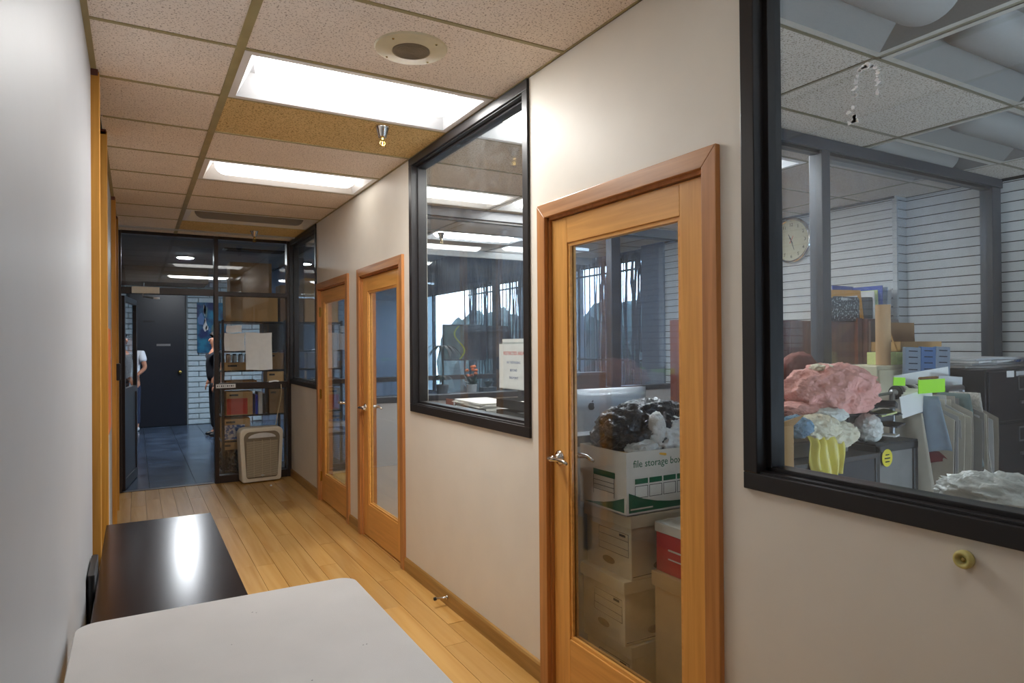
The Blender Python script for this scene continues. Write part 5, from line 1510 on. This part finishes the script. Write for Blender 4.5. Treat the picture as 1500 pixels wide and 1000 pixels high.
for k in range(12): q.blob((3.11+k*.012, 1.703, 1.362), (.008, .01, .006), k, .3, 2, 1)
o = q.build('bead_string', 'brown_ink'); o['kind'] = 'stuff'; tag(o, 'string of dark beads on top of the lime green card', 'beads')

# cream cabinet, tube, boxes
t = thing('cream_cabinet', 'cream metal filing cabinet carrying the cardboard tube', 'cabinet', (3.96, 2.4, 0))
x0, x1, y0, y1 = 3.72, 4.22, 2.28, 2.53
bx(x0, x1, y0, y1, 0, 1.39).build('body', 'cream_metal', t, bevel=.004)
for k in range(4):
    z0 = .05+k*.333; bx(x0+.012, x1-.012, y0-.012, y0, z0, z0+.318).build('drawer', 'cream_metal', t, bevel=.004)
    q = MB().box(x0+.20, x0+.30, y0-.022, y0-.012, z0+.2, z0+.215); q.box(x0+.18, x0+.32, y0-.016, y0-.012, z0+.235, z0+.275); q.build('label_frame', 'steel', t)
o = MB().lathe([(.041, 0), (.041, .36), (.037, .36), (.037, .02)], (3.90, 2.35, 1.392), n=28).build('cardboard_tube', 'tube_card', smooth=False); tag(o, 'tall brown cardboard tube standing on the cream cabinet', 'tube')
t = thing('index_boxes', 'pale lime ledger boxes on the cream cabinet beside the tube', 'box', (4.0, 2.38, 1.39))
for k in range(2): bx(3.895+k*.075, 3.965+k*.075, 2.31, 2.45, 1.392, 1.467).build('ledger', 'pale_lime', t, bevel=.002)
t = thing('display_organiser', 'grey-blue plastic wall-file organiser with printed panels', 'organiser', (4.3, 2.25, 1.2))
for k in range(3):
    a = 3.865+k*.16
    q = MB(); q.xf = Matrix.Translation((a, 2.20, 1.30)) @ Matrix.Rotation(radians(2), 4, 'Y')
    q.box(0, .155, 0, .02, 0, .20); q.build('panel', ['grey_blue_plastic', 'blue_plastic', 'grey_blue_plastic'][k], t, bevel=.003)
    q = MB(); q.xf = Matrix.Translation((a, 2.20, 1.30)) @ Matrix.Rotation(radians(2), 4, 'Y')
    for i in range(5): q.box(.03, .12, -.001, 0, .03+i*.036, .036+i*.036)
    q.build('printed_lines', 'dark_ink', t)
bx(3.87, 4.35, 2.19, 2.26, 1.285, 1.30).build('base', 'grey_blue_plastic', t)
o = bx(3.88, 4.34, 2.18, 2.27, 0, 1.285).build('dark_stand', 'black_file', bevel=.004); tag(o, 'narrow dark stand between the cream and black cabinets', 'stand')
t = thing('shipping_box', 'open brown shipping box with raised lid on the cabinet', 'box', (4.25, 2.4, 1.39))
q = MB(); x0, x1, y0, y1, z0, z1 = 4.05, 4.50, 2.33, 2.52, 1.47, 1.53
q.box(x0, x1, y0, y0+.004, z0, z1).box(x0, x1, y1-.004, y1, z0, z1).box(x0, x0+.004, y0, y1, z0, z1).box(x1-.004, x1, y0, y1, z0, z1).box(x0, x1, y0, y1, z0, z0+.004)
q.build('box_body', 'cardboard', t)
q = MB(); q.add([(x0+.07, y1-.02, z1), (x1, y1-.02, z1), (x1+.03, y1+.0, z1+.125), (x0+.10, y1+.0, z1+.125)], [(0, 1, 2, 3)]); q.build('lid', 'cardboard_dark', t, solid=.004)
q = MB(); q.add([(x0, y0+.02, z0), (x0+.05, y0+.08, z1), (x0+.10, y1-.02, z1+.125), (x0+.03, y0+.10, z1+.115), (x0-.01, y0+.03, z0+.03)], [(0, 1, 2, 3, 4)]); q.build('side_flap', 'cardboard', t, solid=.004)
bx(4.06, 4.49, 2.30, 2.52, 1.43, 1.469).build('tray', 'cardboard_dark', t)
o = bx(4.05, 4.51, 2.30, 2.53, 1.392, 1.43).build('flat_carton', 'cardboard', bevel=.002); tag(o, 'flat carton under the open shipping box', 'box')

# black lateral file cabinet
t = thing('filing_cabinet', 'black lateral filing cabinet with magazines heaped on top', 'cabinet', (4.98, 2.3, 0))
x0, x1, y0, y1 = 4.54, 5.46, 2.10, 2.53
bx(x0, x1, y0, y1, 0, 1.355).build('body', 'black_file', t, bevel=.004)
for k in range(4):
    z0 = .04+k*.328
    dr = bx(x0+.015, x1-.015, y0-.015, y0, z0, z0+.315).build('drawer', 'black_file', t, bevel=.005)
    xm = (x0+x1)/2
    q = MB().box(xm-.085, xm+.085, y0-.02, y0-.015, z0+.19, z0+.20).box(xm-.085, xm+.085, y0-.02, y0-.015, z0+.275, z0+.285).box(xm-.085, xm-.075, y0-.02, y0-.015, z0+.20, z0+.275).box(xm+.075, xm+.085, y0-.02, y0-.015, z0+.20, z0+.275)
    q.build('label_frame', 'steel', dr)
    MB().box(xm-.075, xm+.075, y0-.03, y0-.016, z0+.105, z0+.122).build('handle', 'steel', dr)
bx(x0+.23, x0+.32, y0-.017, y0-.015, 1.30, 1.34).build('sticker', 'paper', t); bx(x0+.35, x0+.50, y0-.017, y0-.015, 1.305, 1.335).build('sticker', 'paper_grey', t); bx(x0+.55, x0+.70, y0-.017, y0-.015, 1.305, 1.335).build('sticker', 'cream_metal', t)
r = random.Random(14)
for k in range(12):
    st = k % 3; x = 4.62+st*.27; z = 1.356+(k//3)*.017
    q = MB(); q.xf = Matrix.Translation((x+.12, 2.3, z)) @ Matrix.Rotation(r.uniform(-.3, .3), 4, 'Z') @ Matrix.Rotation(r.uniform(-.02, .02), 4, 'Y')
    q.box(-.14, .14, -.105, .105, 0, .014); o = q.build('magazine', ['magazine', 'paper_grey', 'paper'][r.randrange(3)], bevel=.002)
    tag(o, ['bottom', 'second lowest', 'second highest', 'top'][k//3]+' magazine in the %s pile on the black filing cabinet' % ['left', 'middle', 'right'][st], 'magazine', 'magazines in the %s pile on the filing cabinet' % ['left', 'middle', 'right'][st])
t = thing('dark_bookcase', 'tall dark brown case at the right edge of the large window', 'bookcase', (5.4, 1.7, 0))
bx(5.05, 5.45, 1.45, 1.95, 0, 1.75).build('body', 'mahogany_h', t, bevel=.004); bx(5.06, 5.44, 1.435, 1.45, .05, 1.72).build('door', 'mahogany', t)
# lower books right
for k, (x0, w_, m_, lb) in enumerate([(3.96, .10, 'pattern_card_4', 'wide grey-beige folder'), (4.08, .03, 'black_file', 'thin black folder'), (4.12, .10, 'blue_plastic', 'dull blue folder')]):
    o = bx(x0, x0+w_, 1.86, 2.1, .42, .80).build('file_folder', m_, bevel=.002); tag(o, lb+' on the low shelf before the black cabinet', 'folder', 'folders on the low shelf')
o = bx(3.9, 4.3, 1.82, 2.12, 0, .42).build('low_bench', 'black_file', bevel=.004); tag(o, 'low black bench under the upright folders', 'bench')

# bubble wrap bag on a low cabinet inside the large window
o = bx(1.79, 2.0, .35, 1.05, 0, 1.10).build('window_cabinet', 'black_file', bevel=.004); tag(o, 'black narrow cabinet just inside the large window', 'cabinet')
o = MB().blob((1.865, .815, 1.135), (.06, .125, .05), 71, .55, 2.8, 5, flat=1.102).build('bubble_wrap', 'clear_bag', smooth=True); tag(o, 'crumpled translucent bubble wrap on the ledge of the large window', 'wrap')
o = MB().blob((1.88, .60, 1.125), (.06, .13, .04), 74, .45, 2.6, 5, flat=1.102).build('plastic_bag', 'clear_bag', smooth=True); tag(o, 'clear plastic bag at the lower right corner of the large window', 'bag')
